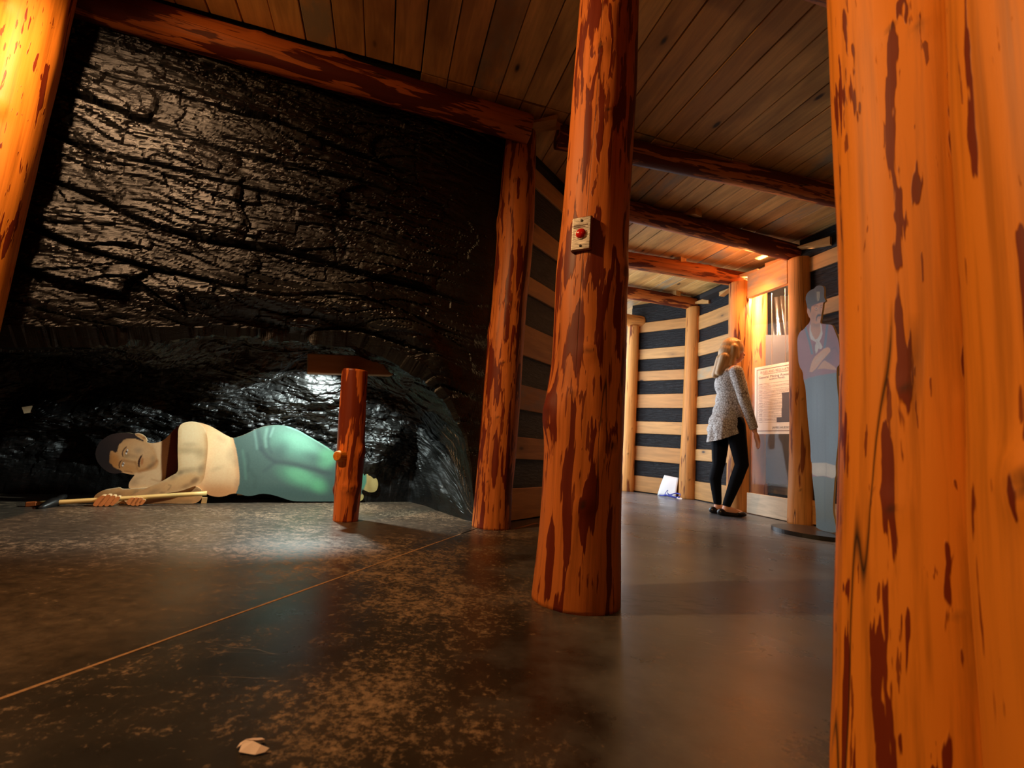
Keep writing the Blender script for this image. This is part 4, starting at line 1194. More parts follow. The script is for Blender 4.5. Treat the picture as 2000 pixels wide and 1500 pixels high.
S_ST = [
    ('all', (158, 84, 84), 1, 1),
    ('blob', (164, 96, 96), .6, .8, (1572, 670, 12, 20, 0)), ('blob', (112, 74, 92), .6, .9, (1620, 680, 14, 30, 0)), ('blob', (150, 86, 84), .6, .8, (1568, 655, 8, 10, 0)), ('blob', (154, 88, 92), .5, .8, (1618, 648, 10, 10, 0)),
    ('line', (92, 66, 80), .6, 2, [(1584, 716), (1592, 690), (1590, 672)], 1.5), ('line', (92, 66, 80), .6, 2, [(1622, 683), (1632, 678), (1638, 690)], 1.2), ('blob', (98, 70, 84), .5, .9, (1612, 700, 10, 8, 0)),
    # trousers
    ('poly', (98, 114, 122), 1, 1.2, [(1560, 748), (1580, 738), (1600, 733), (1620, 730), (1645, 726), (1650, 925), (1575, 906)]),
    ('line', (76, 98, 112), .6, 1.4, [(1611, 745), (1612, 800), (1612, 860), (1613, 905)], .8), ('blob', (120, 142, 156), .5, .9, (1595, 800, 10, 60, 0)), ('blob', (84, 110, 128), .5, .9, (1580, 790, 6, 50, 0)), ('blob', (108, 138, 152), .5, .9, (1625, 860, 8, 40, 0)), ('line', (84, 106, 122), .4, 1.4, [(1596, 770), (1597, 850), (1598, 900)], .8),
    # socks
    ('poly', (206, 192, 164), 1, .7, [(1584, 904.5), (1600, 904), (1613, 904), (1634, 910), (1640, 928), (1633, 932), (1625, 934), (1614, 930), (1608, 929.5), (1596, 930), (1585, 926)]),
    ('line', (150, 140, 120), .7, .8, [(1613, 904), (1614, 918), (1613, 930)], .6), ('blob', (226, 212, 184), .6, .8, (1602, 918, 8, 8, 0)), ('blob', (220, 206, 178), .5, .8, (1624, 921, 6, 7, 0)),
    # boots
    ('poly', (92, 98, 76), 1, .7, [(1580, 930), (1596, 930.6), (1608, 930), (1614, 931), (1625, 934.5), (1640, 932), (1650, 1060), (1580, 1060)]),
    ('blob', (104, 118, 104), .5, .9, (1604, 970, 8, 30, 0)), ('blob', (80, 104, 112), .6, .9, (1608, 1030, 18, 14, 0)), ('line', (64, 76, 70), .5, 1.6, [(1611, 934), (1611, 980), (1612, 1020)], .8),
    # braces
    ('line', (86, 112, 130), 1, .8, [(1573, 640), (1579, 660), (1583, 675), (1586, 690)], 2.2), ('line', (86, 104, 130), 1, .8, [(1616, 634), (1614, 650), (1612, 668), (1610, 680)], 2.2),
    # neck + chest
    ('poly', (204, 136, 86), 1, .7, [(1583, 620), (1602, 626), (1603, 634), (1604, 646), (1600, 660), (1595, 668), (1589, 660), (1584, 648)]),
    ('blob', (140, 100, 74), .6, .8, (1594, 634, 8, 5, 0)),
    # scarf
    ('poly', (214, 204, 192), 1, .5, [(1582, 632), (1583.5, 636), (1583.6, 645), (1587, 655), (1592, 663), (1596, 662), (1600, 656), (1603, 648), (1602.6, 638), (1602, 632), (1604.5, 634), (1606.6, 652), (1604, 660), (1600.5, 667), (1604, 672), (1606.5, 678), (1604, 682), (1598, 681), (1597, 686), (1593.5, 691), (1592, 684), (1592, 676), (1594, 669), (1590, 666), (1584, 663), (1581.5, 655), (1581, 645)]),
    ('line', (160, 150, 142), .6, .8, [(1594, 665), (1599, 670), (1600, 680)], .6), ('line', (160, 150, 142), .5, .8, [(1596, 668), (1595, 678), (1594, 688)], .5),
    # forearms
    ('poly', (226, 160, 108), 1, .7, [(1617, 678), (1621.5, 681), (1622, 686), (1617, 692), (1606, 704), (1594, 720), (1586, 727), (1581, 726), (1583, 716), (1586, 706), (1591, 697), (1600, 689), (1609, 681)]),
    ('poly', (214, 150, 100), 1, .7, [(1606, 707), (1611, 704), (1622, 711), (1631, 717), (1634, 722), (1626, 722), (1610, 720), (1596, 721)]),
    ('line', (136, 98, 74), .7, 1, [(1620, 690), (1606, 706), (1594, 722), (1586, 728)], .7), ('blob', (216, 176, 138), .6, .8, (1601, 700, 14, 4, -48)),
    # face
    ('poly', (222, 142, 84), 1, .6, [(1577, 602), (1583, 600), (1590, 597), (1600, 592), (1608, 589), (1608, 612), (1605, 622), (1602, 630), (1594, 633), (1587, 630), (1583, 622), (1578, 618), (1576, 609)]),
    ('blob', (150, 100, 66), .5, .8, (1588, 618, 5, 10, 0)), ('blob', (206, 154, 112), .6, .8, (1598, 606, 5, 8, 0)), ('blob', (210, 158, 116), .5, .8, (1598, 626, 4, 4, 0)),
    ('line', (206, 150, 108), .8, .6, [(1600, 598), (1601, 608), (1600, 613)], .9), ('line', (130, 84, 56), .8, .6, [(1601.5, 599), (1602.3, 608), (1602, 613)], .5), ('line', (130, 84, 56), .7, .6, [(1597, 613), (1601, 614.5)], .6),
    ('line', (70, 42, 28), .9, .5, [(1590, 598.5), (1593.5, 596.4), (1597.5, 598)], .6), ('line', (70, 42, 28), .9, .5, [(1602.5, 596.8), (1606, 596)], .6),
    ('blob', (220, 200, 176), .9, .4, (1594, 602.5, 2.4, 1.2, 5)), ('blob', (50, 30, 22), 1, .4, (1594.3, 602.5, 1.1, 1.1, 0)), ('blob', (50, 30, 22), 1, .4, (1604, 600.5, 1.0, 1.0, 0)), ('line', (90, 56, 38), .7, .5, [(1591, 605.5), (1595, 606.5), (1597.5, 605)], .4),
    ('poly', (58, 38, 30), 1, .5, [(1596, 615), (1600, 613.6), (1604, 613.6), (1605, 617), (1602, 618), (1598, 618), (1595.8, 621), (1594.8, 628), (1593.4, 626), (1594, 619)]),
    ('line', (130, 70, 54), .8, .5, [(1599, 621), (1603.5, 620.6)], .7),
    ('poly', (220, 140, 84), 1, .5, [(1576, 603), (1580, 602), (1582, 608), (1582, 618), (1579, 619), (1576, 610)]), ('line', (130, 84, 56), .7, .5, [(1578, 605), (1580, 610), (1580, 616)], .5),
    ('poly', (50, 34, 26), 1, .5, [(1577, 596), (1585, 596), (1584, 606), (1582.5, 613), (1581, 604), (1577, 602)]),
    # hat
    ('poly', (60, 46, 34), 1, .6, [(1568, 600), (1577, 602), (1584, 598.5), (1592, 594.5), (1600, 591.5), (1607, 590.5), (1615, 589), (1612, 552), (1590, 552), (1570, 568)]),
    ('blob', (48, 40, 36), .7, .8, (1582, 582, 8, 12, 0)), ('line', (40, 34, 30), .8, .8, [(1575, 594), (1590, 589), (1600, 585.5), (1612, 585)], .7), ('line', (84, 72, 60), .6, 1, [(1592, 566), (1593, 578), (1595, 586)], 1.5),
    ('poly', (168, 148, 112), 1, .6, [(1595, 570), (1601, 569.5), (1601, 580), (1599.5, 587), (1597, 589), (1595.5, 582)]), ('line', (96, 80, 58), .8, .5, [(1598, 572), (1598.4, 584)], .6),
]
sm = empty('standing_miner_cutout', (2.44, 3.57, 0))
tag(sm, 'life-size painted cut-out of a miner with crossed arms on a round black base', 'cutout')
board('figure_panel', st_outline, S_ST, SH, SORG, (SO, SE, SN), 0.0, .016, 1.25, M_PAINT2, sm, zmin=.03)
bm = bmesh.new()
bmesh.ops.create_cone(bm, cap_ends=True, segments=72, radius1=.30, radius2=.30, depth=.03)
bmesh.ops.bevel(bm, geom=[e for e in bm.edges if len(e.link_faces) == 2 and abs(e.verts[0].co.z - e.verts[1].co.z) < 1e-6], offset=.003, segments=2, affect='EDGES')
me = bpy.data.meshes.new('round_base'); bm.to_mesh(me); bm.free()
M_BASE = plain('black_base_lacquer', (.022, .020, .019), .3)
link('round_base', me, M_BASE, sm, (-.055, .02, .015))['label'] = 'round black base'

# ------------------------------------------------------------------ poster case between the two hall posts
cdn = Vector((.965, .262, 0)); cal = Vector((.262, -.965, 0))   # into the wall / along it toward the viewer
C0 = Vector((2.425, 4.835, 0))


def cpt(s, o, z=0.0):
    p = C0 + cal * s + cdn * o
    return Vector((p.x, p.y, z))


def case_box(name, s0, s1, o0, o1, z0, z1, mat, parent=None, b=.003):
    me = bevel_box(name, (s0, o0, z0), (s1, o1, z1), b)
    o = link(name, me, mat, parent)
    o.matrix_world = Matrix(((cal.x, cdn.x, 0, C0.x), (cal.y, cdn.y, 0, C0.y), (0, 0, 1, 0), (0, 0, 0, 1)))
    return o


tag(case_box('fascia_board', .105, .612, -.02, .03, 2.235, 2.50, M_PLANK), 'wide pine fascia board over the glass case between two posts', 'board')
tag(case_box('sill_board', .105, .605, -.01, .035, .006, .205, M_SILL), 'pale weathered sill board on the floor under the glass case', 'board')
# shell of the recess
for nm, a in (('trim_1', (-.72, .78, .88, .93, 0, 2.6)), ('trim_2', (.78, .83, .20, .93, 0, 2.6)), ('trim_3', (-.77, -.72, .30, .93, 0, 2.6)), ('trim_4', (-.77, .83, .06, .93, 2.50, 2.55))):
    tag(case_box(nm, *a, M_DARK, None, 0), kind='structure')
tag(case_box('back_plank', -.7, .76, .64, .67, .33, .47, plank_material('yellow_plank', lin(226, 190, 110), lin(230, 196, 118), lin(200, 170, 110), .5, .1)), 'yellow plank across the bottom inside the glass case, upper of two', 'board')
tag(case_box('back_plank', -.7, .76, .58, .66, .19, .31, plank_material('pale_plank', lin(214, 190, 140), lin(222, 196, 146), lin(200, 180, 140), .5, .1)), 'paler lower plank inside the glass case, under the yellow one', 'board')
# inner log
vertical_log('log_post', [(0, 2.742, 5.085, .105), (.9, 2.74, 5.085, .10), (2.5, 2.74, 5.08, .098)], 'log post standing inside the case behind the glass', M_LOG_HALL, 51, [(1.62, -2.2, .025, .006, 1), (1.95, -2.6, .02, .004, .6)], bottom=0.0)
# pleated dark plastic drape
def drape():
    n, m = 150, 60
    vs_, fs = [], []
    for i in range(n + 1):
        s = -.66 + 1.38 * i / n
        for j in range(m + 1):
            z = .5 + 1.98 * j / m
            k = (z - .5) / 1.98
            amp = .012 + .045 * k ** 1.5
            o = .78 + amp * (math.sin(s * 27 + 1.1 * math.sin(z * 2.1)) + .45 * math.sin(s * 61 + z * 1.6)) + .012 * math.sin(z * 5 + s * 9)
            vs_.append(cpt(s, o, z))
    for i in range(n):
        for j in range(m):
            a = i * (m + 1) + j
            fs.append((a, a + 1, a + m + 2, a + m + 1))
    me = mesh_from('drape', vs_, fs, True)
    t = NT('brown_satin_plastic')
    v = t.obj(False)
    nz = t.noise(t.map(v, (1, 1, .35)), 30, 4, .6)
    t.set(Base_Color=(.045, .026, .015), Roughness=.24, Specular_IOR_Level=.8, Normal=t.bump(nz, .35, .01))
    return tag(link('pleated_drape', me, t.m), 'gathered dark plastic drape hanging at the back of the glass case', 'drape')


drape()


def sheet_glass(name, col, alpha, rough):
    t = NT(name)
    tr = t.n('ShaderNodeBsdfTransparent')
    gl = t.n('ShaderNodeBsdfGlossy'); gl.inputs['Roughness'].default_value = rough
    df = t.n('ShaderNodeBsdfDiffuse'); df.inputs['Color'].default_value = (*col, 1)
    lw = t.n('ShaderNodeLayerWeight'); lw.inputs['Blend'].default_value = 0.5
    nz = t.noise(t.obj(False), 6, 3)
    t.l(t.bump(nz, .03, .01), gl.inputs['Normal'])
    m1 = t.n('ShaderNodeMixShader'); m1.inputs[0].default_value = alpha
    t.l(tr.outputs[0], m1.inputs[1]); t.l(df.outputs[0], m1.inputs[2])
    m2 = t.n('ShaderNodeMixShader')
    t.l(t.math('ADD', 0.007, t.math('MULTIPLY', t.math('POWER', lw.outputs['Facing'], 5.0), 0.6)), m2.inputs[0]); t.l(m1.outputs[0], m2.inputs[1]); t.l(gl.outputs[0], m2.inputs[2])
    t.l(m2.outputs[0], t.out.inputs['Surface'])
    return t.m


M_GLASS = sheet_glass('clear_acrylic', (.5, .5, .5), .02, .04)
M_FROST = sheet_glass('grey_translucent_sheet', (.20, .18, .19), .72, .25)
tag(case_box('glass_pane', .115, .605, .012, .017, .20, 2.24, M_GLASS, None, 0), 'clear acrylic pane closing the front of the poster case', 'pane')
fp = link('grey_sheet', bevel_box('grey_sheet', (0, -.003, .30), (.31, .003, 1.925), 0), M_FROST)
fp.location = (2.765, 5.0, 0); fp.rotation_euler = (0, 0, math.radians(-17))
tag(fp, 'grey translucent sheet standing inside the case below the drape folds', 'sheet')

# poster hung on two chains
PS0, PS1, PZ0, PZ1, PO = -.04, .55, .81, 1.53, .22
poster = empty('poster', cpt((PS0 + PS1) / 2, PO, PZ0))
tag(poster, 'cream printed rules poster with ornamental border hanging on two bead chains', 'poster')
poster.rotation_euler = Matrix(((cal.x, 0, -cdn.x), (cal.y, 0, -cdn.y), (0, 1, 0))).to_euler()
PWid, PHei = PS1 - PS0, PZ1 - PZ0
M_PAPER = plain('cream_card', lin(240, 226, 204), .6, var=.03)
M_INK = plain('brown_ink', lin(120, 84, 62), .7)
M_INK2 = plain('grey_ink', lin(70, 62, 60), .7)
link('sheet', bevel_box('sheet', (-PWid / 2, 0, -.003), (PWid / 2, PHei, 0), 0), M_PAPER, poster)


def bars(name, rects, mat, z=.0004, parent=poster):
    bm = bmesh.new()
    for x0, y0, x1, y1 in rects:
        vv, ff = box_vf((x0, y0, 0.0), (x1, y1, z))
        bb = [bm.verts.new(p) for p in vv]
        for q in ff: bm.faces.new([bb[i] for i in q])
    me = bpy.data.meshes.new(name); bm.to_mesh(me); bm.free()
    return link(name, me, mat, parent)


bw = .028
brd = []
for k in range(2):
    i_ = bw + k * .006; w_ = .0022 if k else .0032
    x0, x1, y0, y1 = -PWid / 2 + i_, PWid / 2 - i_, i_, PHei - i_
    brd += [(x0, y0, x1, y0 + w_), (x0, y1 - w_, x1, y1), (x0, y0, x0 + w_, y1), (x1 - w_, y0, x1, y1)]
rr_ = random.Random(3)
for k in range(60):
    y = bw + .004 + (PHei - 2 * bw - .01) * k / 60
    for sx_ in (-1, 1):
        x = sx_ * (PWid / 2 - bw - .0045)
        brd.append((x - .002, y, x + .002, y + .005))
for k in range(46):
    x = -PWid / 2 + bw + .005 + (PWid - 2 * bw - .012) * k / 46
    for y in (bw + .003, PHei - bw - .007): brd.append((x, y, x + .006, y + .0035))
bars('ornamental_border', brd, M_INK)


def text(body, x, y, size, mat, align='CENTER', width=None):
    c = bpy.data.curves.new('lettering', 'FONT')
    c.body = body; c.size = size; c.align_x = align; c.extrude = .0003; c.resolution_u = 2
    tmp = bpy.data.objects.new('lettering_curve', c); COL.objects.link(tmp)
    dg = bpy.context.evaluated_depsgraph_get()
    me = bpy.data.meshes.new_from_object(tmp.evaluated_get(dg))
    bpy.data.objects.remove(tmp); bpy.data.curves.remove(c)
    me.name = 'lettering'
    me.materials.clear(); me.materials.append(mat)
    o = link('lettering', me, None, poster, (x, y, .0006))
    if width:
        xs = [v_.co.x for v_ in me.vertices]
        o.scale.x = width / (max(xs) - min(xs))
    return o


text('RULES AND REGULATIONS', 0, PHei - .078, .038, M_INK, width=.43)
text('TO BE OBSERVED BY ALL PERSONS EMPLOYED', 0, PHei - .094, .014, M_INK, width=.36)
text('General Mining Association', 0, PHei - .132, .038, M_INK2, width=.48)
text('ALBION MINES.', 0, PHei - .158, .024, M_INK2, width=.20)
text('JAMES HUDSON', .06, .056, .030, M_INK2, width=.24)
rects = []
y = PHei - .192
ri = 0
while y > .115:
    nl = rr_.choice([1, 2, 2, 3])
    for k in range(nl):
        x = -PWid / 2 + .048 + (.0 if k else .012)
        xe = PWid / 2 - .048 if k < nl - 1 or nl == 1 else rr_.uniform(-.1, .2)
        first = k == 0
        while x < xe:
            w_ = rr_.uniform(.008, .03)
            if first: w_ = .045
            rects.append((x, y, min(x + w_, xe), y + (.0048 if first else .0032)))
            x += w_ + (.02 if first else .004)
            first = False
        y -= .0112
    y -= .0045
tl = bars('body_text', rects, M_INK, .0003)
tl['kind'] = 'stuff'
# stepped dark monument printed over the text
mon = [(-.005, .118, .17, .168), (.055, .168, .16, .196), (.055, .196, .16, .26), (.062, .26, .15, .40), (.058, .396, .155, .415)]
bars('printed_monument', mon, plain('dark_grey_print', lin(84, 74, 72), .6), .0006)['label'] = 'dark stepped monument silhouette'
for s_ in (PS0 + .23, PS0 + .40):
    ch_v = []
    # bead chain as one string of small beads
    bm = bmesh.new()
    z = PZ1
    while z < 2.30:
        mt = Matrix.Translation((0, 0, z - PZ1)) @ Matrix.Diagonal((1, 1, 1.25, 1))
        bmesh.ops.create_icosphere(bm, subdivisions=1, radius=.0042, matrix=mt)
        z += .0095
    me = bpy.data.meshes.new('bead_chain'); bm.to_mesh(me); bm.free()
    ch = link('bead_chain', me, plain('bright_chain', (.8, .7, .6), .3, .8))
    p = cpt(s_, PO, PZ1)
    ch.location = p
    first_ = s_ < .25
    tag(ch, ('left' if first_ else 'right') + ' one of the two bead chains the poster hangs from', 'chain', 'chains holding the poster')


# ------------------------------------------------------------------ woman looking at the poster
def organic(name, prims, voxel, mat, parent, smooth=6, xform=None):
    bm = bmesh.new()
    for pr in prims:
        if pr[0] == 'cap':
            _, p0, p1, r0, r1 = pr
            tmp = bmesh.new()
            bmesh.ops.create_icosphere(tmp, subdivisions=2, radius=r0, matrix=Matrix.Translation(p0))
            bmesh.ops.create_icosphere(tmp, subdivisions=2, radius=r1, matrix=Matrix.Translation(p1))
            res = bmesh.ops.convex_hull(tmp, input=list(tmp.verts))
            gone = [v_ for v_ in tmp.verts if not v_.link_faces]
            bmesh.ops.delete(tmp, geom=gone, context='VERTS')
            inner = list({x for x in res.get('geom_interior', []) if isinstance(x, bmesh.types.BMVert) and x.is_valid})
            if inner: bmesh.ops.delete(tmp, geom=inner, context='VERTS')
            mt = bpy.data.meshes.new('t'); tmp.to_mesh(mt); tmp.free(); bm.from_mesh(mt); bpy.data.meshes.remove(mt)
        else:
            _, c, r, rot = pr
            M = Matrix.Translation(c) @ Matrix.Rotation(math.radians(rot), 4, 'Y') @ Matrix.Diagonal((*r, 1))
            bmesh.ops.create_icosphere(bm, subdivisions=3, radius=1, matrix=M)
    bmesh.ops.recalc_face_normals(bm, faces=bm.faces)
    me = bpy.data.meshes.new(name + '_src'); bm.to_mesh(me); bm.free()
    tmpo = bpy.data.objects.new(name + '_src', me); COL.objects.link(tmpo)
    md = tmpo.modifiers.new('r', 'REMESH'); md.mode = 'VOXEL'; md.voxel_size = voxel
    if smooth:
        ms = tmpo.modifiers.new('s', 'SMOOTH'); ms.iterations = smooth; ms.factor = .5
    dg = bpy.context.evaluated_depsgraph_get()
    out = bpy.data.meshes.new_from_object(tmpo.evaluated_get(dg))
    bpy.data.objects.remove(tmpo); bpy.data.meshes.remove(me)
    out.name = name
    out.polygons.foreach_set('use_smooth', [True] * len(out.polygons))
    if mat is not None:
        out.materials.clear(); out.materials.append(mat)
    return link(name, out, None, parent)


woman = empty('person', (2.075, 4.445, 0), (0, 0, math.radians(-5)))
tag(woman, 'woman with blonde hair in grey patterned tunic and dark leggings facing the poster', 'person')
# local axes: X forward (toward the case), -Y her right side (toward the viewer), Z up
def V3(f, s, h): return Vector((f, -s, h))


M_SKIN = plain('skin', lin(222, 160, 128), .5, var=.05)


def face_material():
    return M_SKIN


bodyp = [
    ('ell', V3(.082, 0, 1.585), (.086, .070, .108), -6), ('ell', V3(.105, 0, 1.535), (.062, .054, .078), 0), ('ell', V3(.128, 0, 1.500), (.032, .030, .030), 0),
    ('cap', V3(.160, 0, 1.580), V3(.178, 0, 1.548), .010, .014), ('ell', V3(.158, 0, 1.512), (.014, .024, .009), 0), ('ell', V3(.158, 0, 1.524), (.014, .022, .007), 0),
    ('ell', V3(.072, .070, 1.575), (.018, .010, .030), 0), ('ell', V3(.072, -.070, 1.575), (.018, .010, .030), 0),
    ('cap', V3(.060, 0, 1.50), V3(.045, 0, 1.38), .050, .056),
    ('cap', V3(.045, .10, 1.355), V3(.045, -.10, 1.355), .062, .062),
    ('ell', V3(.045, 0, 1.24), (.105, .150, .16), 0), ('ell', V3(.045, 0, 1.04), (.09, .125, .15), 0), ('ell', V3(.03, 0, .88), (.115, .155, .13), 0),
    # near arm (her right)
    ('cap', V3(.045, .175, 1.335), V3(.10, .215, 1.06), .047, .038), ('cap', V3(.10, .215, 1.06), V3(.195, .20, .80), .036, .024),
    ('ell', V3(.212, .20, .745), (.020, .034, .048), -12),
    # far arm
    ('cap', V3(.045, -.175, 1.335), V3(.07, -.215, 1.07), .047, .038), ('cap', V3(.07, -.215, 1.07), V3(.16, -.19, .82), .036, .024),
    ('ell', V3(.175, -.19, .765), (.020, .034, .048), -12),
    # legs
    ('cap', V3(.06, .085, .86), V3(.135, .075, .48), .092, .058), ('cap', V3(.135, .075, .48), V3(.085, .07, .33), .054, .052), ('cap', V3(.085, .07, .33), V3(.005, .065, .09), .050, .033),
    ('cap', V3(.0, -.085, .86), V3(-.02, -.075, .48), .092, .056), ('cap', V3(-.02, -.075, .48), V3(-.055, -.07, .33), .052, .052), ('cap', V3(-.055, -.07, .33), V3(-.03, -.065, .09), .050, .033),
    ('cap', V3(.0, .065, .06), V3(.13, .065, .035), .036, .026), ('cap', V3(-.03, -.065, .06), V3(.10, -.065, .035), .036, .026),
]
for (w_, sgn_) in ((V3(.212, .20, .745), 1), (V3(.175, -.19, .765), -1)):
    for k in range(4):
        sy = (k - 1.5) * .0175
        a0 = w_ + Vector((.006, sy, -.036))
        L_ = (.036, .042, .040, .030)[k]
        a1 = a0 + Vector((.010, sy * .12, -L_)); a2 = a1 + Vector((-.004, 0, -L_ * .8))
        bodyp += [('cap', a0, a1, .0085, .0078), ('cap', a1, a2, .0078, .0066)]
    t0_ = w_ + Vector((.012, .026 * sgn_, .010)); t1_ = t0_ + Vector((.026, .010 * sgn_, -.030)); t2_ = t1_ + Vector((.006, -.004 * sgn_, -.026))
    bodyp += [('cap', t0_, t1_, .011, .009), ('cap', t1_, t2_, .009, .0072)]
body = organic('body', bodyp, .0062, M_SKIN, woman, 3)
# eyes, brows, lips
for sg in (-1, 1):
    bm = bmesh.new(); bmesh.ops.create_icosphere(bm, subdivisions=2, radius=.0115)
    me = bpy.data.meshes.new('eye'); bm.to_mesh(me); bm.free()
    ey = link('eye', me, plain('eye_white', (.8, .8, .78), .2), body, V3(.150, .031 * sg, 1.582))
    bm = bmesh.new(); bmesh.ops.create_icosphere(bm, subdivisions=2, radius=.0055)
    me = bpy.data.meshes.new('iris'); bm.to_mesh(me); bm.free()
    link('iris', me, plain('iris_brown', (.06, .03, .02), .2), body, V3(.159, .031 * sg, 1.582))
tube('lips', [V3(.168, -.020, 1.517), V3(.174, 0, 1.518), V3(.168, .020, 1.517)], [.003, .0055, .003], plain('lip_rose', lin(176, 90, 84), .4), body, 8)


def tunic_material():
    t = NT('grey_scale_print_fabric')
    v = t.obj(False)
    vo = t.n('ShaderNodeTexVoronoi', feature='DISTANCE_TO_EDGE')
    vo.inputs['Scale'].default_value = 52
    t.l(t.map(v, (1, 1, .8)), vo.inputs['Vector'])
    n = t.noise(v, 9, 4)
    e = t.ramp(vo.outputs['Distance'], (.02, 1.0), (.12, 0.0))
    c = t.mix(e, t.mix(n, lin(178, 168, 162), lin(222, 218, 216)), lin(112, 96, 86))
    return t.set(Base_Color=c, Roughness=.85, Normal=t.bump(t.noise(v, 60, 4), .3, .004))


M_TUNIC = tunic_material()
tp = [
    ('ell', V3(.040, 0, 1.33), (.108, .165, .095), 0), ('ell', V3(.045, 0, 1.24), (.135, .165, .15), -6), ('ell', V3(.11, .06, 1.235), (.072, .075, .08), 0), ('ell', V3(.11, -.06, 1.235), (.072, .075, .08), 0),
    ('ell', V3(.045, 0, 1.08), (.125, .155, .16), 0), ('ell', V3(.035, 0, .96), (.140, .175, .15), 0), ('ell', V3(.01, 0, .86), (.150, .19, .13), 8),
    ('cap', V3(-.06, .09, .80), V3(-.065, -.09, .80), .07, .07), ('cap', V3(.06, .10, .83), V3(.07, -.10, .83), .07, .07), ('cap', V3(-.03, .105, .86), V3(-.045, .105, .62), .080, .085), ('cap', V3(-.03, -.105, .86), V3(-.045, -.105, .62), .080, .085), ('cap', V3(-.04, 0, .86), V3(-.07, 0, .62), .095, .10), ('cap', V3(.05, .09, .86), V3(.055, .09, .68), .085, .085), ('cap', V3(.05, -.09, .86), V3(.055, -.09, .68), .085, .085),
    ('cap', V3(.045, .165, 1.345), V3(.10, .218, 1.06), .062, .054), ('cap', V3(.10, .218, 1.06), V3(.185, .203, .825), .052, .040),
    ('cap', V3(.045, -.165, 1.345), V3(.07, -.218, 1.07), .062, .054), ('cap', V3(.07, -.218, 1.07), V3(.155, -.193, .84), .052, .040),
]
tun = organic('tunic', tp, .008, M_TUNIC, woman, 4)
bm = bmesh.new(); bm.from_mesh(tun.data)
bmesh.ops.bisect_plane(bm, geom=list(bm.verts) + list(bm.edges) + list(bm.faces), plane_co=(0, 0, .735), plane_no=(-.42, 0, 1), clear_inner=True)
bm.to_mesh(tun.data); bm.free()
md = tun.modifiers.new('cloth_thickness', 'SOLIDIFY'); md.thickness = .003
M_LEG = plain('navy_black_leggings', (.003, .0035, .006), .9, spec=.15)
lp = [
    ('ell', V3(.03, 0, .86), (.120, .160, .10), 0),
    ('cap', V3(.06, .085, .86), V3(.135, .075, .48), .098, .062), ('cap', V3(.135, .075, .48), V3(.085, .07, .33), .060, .058), ('cap', V3(.085, .07, .33), V3(.008, .065, .105), .056, .039),
    ('cap', V3(.0, -.085, .86), V3(-.02, -.075, .48), .098, .062), ('cap', V3(-.02, -.075, .48), V3(-.055, -.07, .33), .058, .058), ('cap', V3(-.055, -.07, .33), V3(-.03, -.065, .105), .056, .039),
]
organic('leggings', lp, .008, M_LEG, woman, 4)
M_SHOE = plain('black_leather', (.012, .008, .008), .25)
for (fx, sy) in ((0.0, .065), (-.03, -.065)):
    sp = [('ell', V3(fx - .035, sy, .030), (.045, .036, .034), 0), ('cap', V3(fx - .02, sy, .022), V3(fx + .12, sy, .020), .032, .030), ('ell', V3(fx + .125, sy, .026), (.062, .040, .026), 0), ('ell', V3(fx + .05, sy, .012), (.13, .038, .012), 0)]
    sh = organic('shoe', sp, .005, M_SHOE, woman, 3)
    bow = tube('bow', [V3(fx + .105, sy - .022, .050), V3(fx + .115, sy, .056), V3(fx + .105, sy + .022, .050)], [.007, .005, .007], M_SHOE, sh, 8)


def hair_material():
    t = NT('blonde_hair')
    v = t.obj(False)
    s = t.noise(t.map(v, (1, 1, .08)), 90, 4, .6)
    c = t.mix(s, lin(150, 104, 58), lin(228, 188, 132))
    return t.set(Base_Color=c, Roughness=.42, Normal=t.bump(s, .5, .006))


hp_ = [
    ('ell', V3(.062, 0, 1.605), (.108, .092, .112), 0), ('ell', V3(.030, 0, 1.55), (.095, .096, .12), 0), ('ell', V3(.0, 0, 1.46), (.085, .100, .13), 6),
    ('cap', V3(-.02, .05, 1.50), V3(-.075, .055, 1.345), .052, .034), ('cap', V3(-.02, -.05, 1.50), V3(-.075, -.055, 1.345), .052, .034), ('cap', V3(-.03, 0, 1.48), V3(-.095, 0, 1.325), .06, .030),
    ('cap', V3(.055, .078, 1.60), V3(.030, .088, 1.42), .036, .028), ('cap', V3(.055, -.078, 1.60), V3(.030, -.088, 1.42), .036, .028), ('cap', V3(.09, .062, 1.655), V3(.085, .082, 1.50), .026, .020), ('cap', V3(.09, -.062, 1.655), V3(.085, -.082, 1.50), .026, .020),
    ('cap', V3(.125, .03, 1.665), V3(.125, -.03, 1.665), .022, .022),
]
organic('hair', hp_, .0075, hair_material(), woman, 3)

# ------------------------------------------------------------------ small things
# white paper bundle leaning in the corner
pap = empty('paper_bundle', (2.09, 6.06, 0))
tag(pap, 'white sheets of paper leaning on the far wall beside the log post', 'paper')
pv = [Vector(p) for p in ((1.985, 6.085, .004), (2.165, 5.925, .004), (2.215, 5.985, .245), (2.075, 6.11, .262))]
M_WHITE = plain('white_paper', (.86, .88, .90), .6, var=.03)
for k in range(3):
    off = Vector((.012 * k, .014 * k, 0)); sh_ = Vector((-.006 * k, .004 * k, -.002 * k))
    N_ = 8
    vs_, fs = [], []
    for i in range(N_ + 1):
        for j in range(N_ + 1):
            a = i / N_; b = j / N_
            p = pv[0].lerp(pv[1], a).lerp(pv[3].lerp(pv[2], a), b) + off + sh_
            p += Vector((-.65, -.76, 0)) * (.012 * math.sin(PI * b) * (1 + .4 * math.sin(5 * a + k)))
            vs_.append(p - pap.location)
    for i in range(N_):
        for j in range(N_):
            q = i * (N_ + 1) + j
            fs.append((q, q + 1, q + N_ + 2, q + N_ + 1))
    me = mesh_from('sheet', vs_, fs, True)
    o = link('sheet', me, M_WHITE, pap)
    md = o.modifiers.new('t', 'SOLIDIFY'); md.thickness = .002
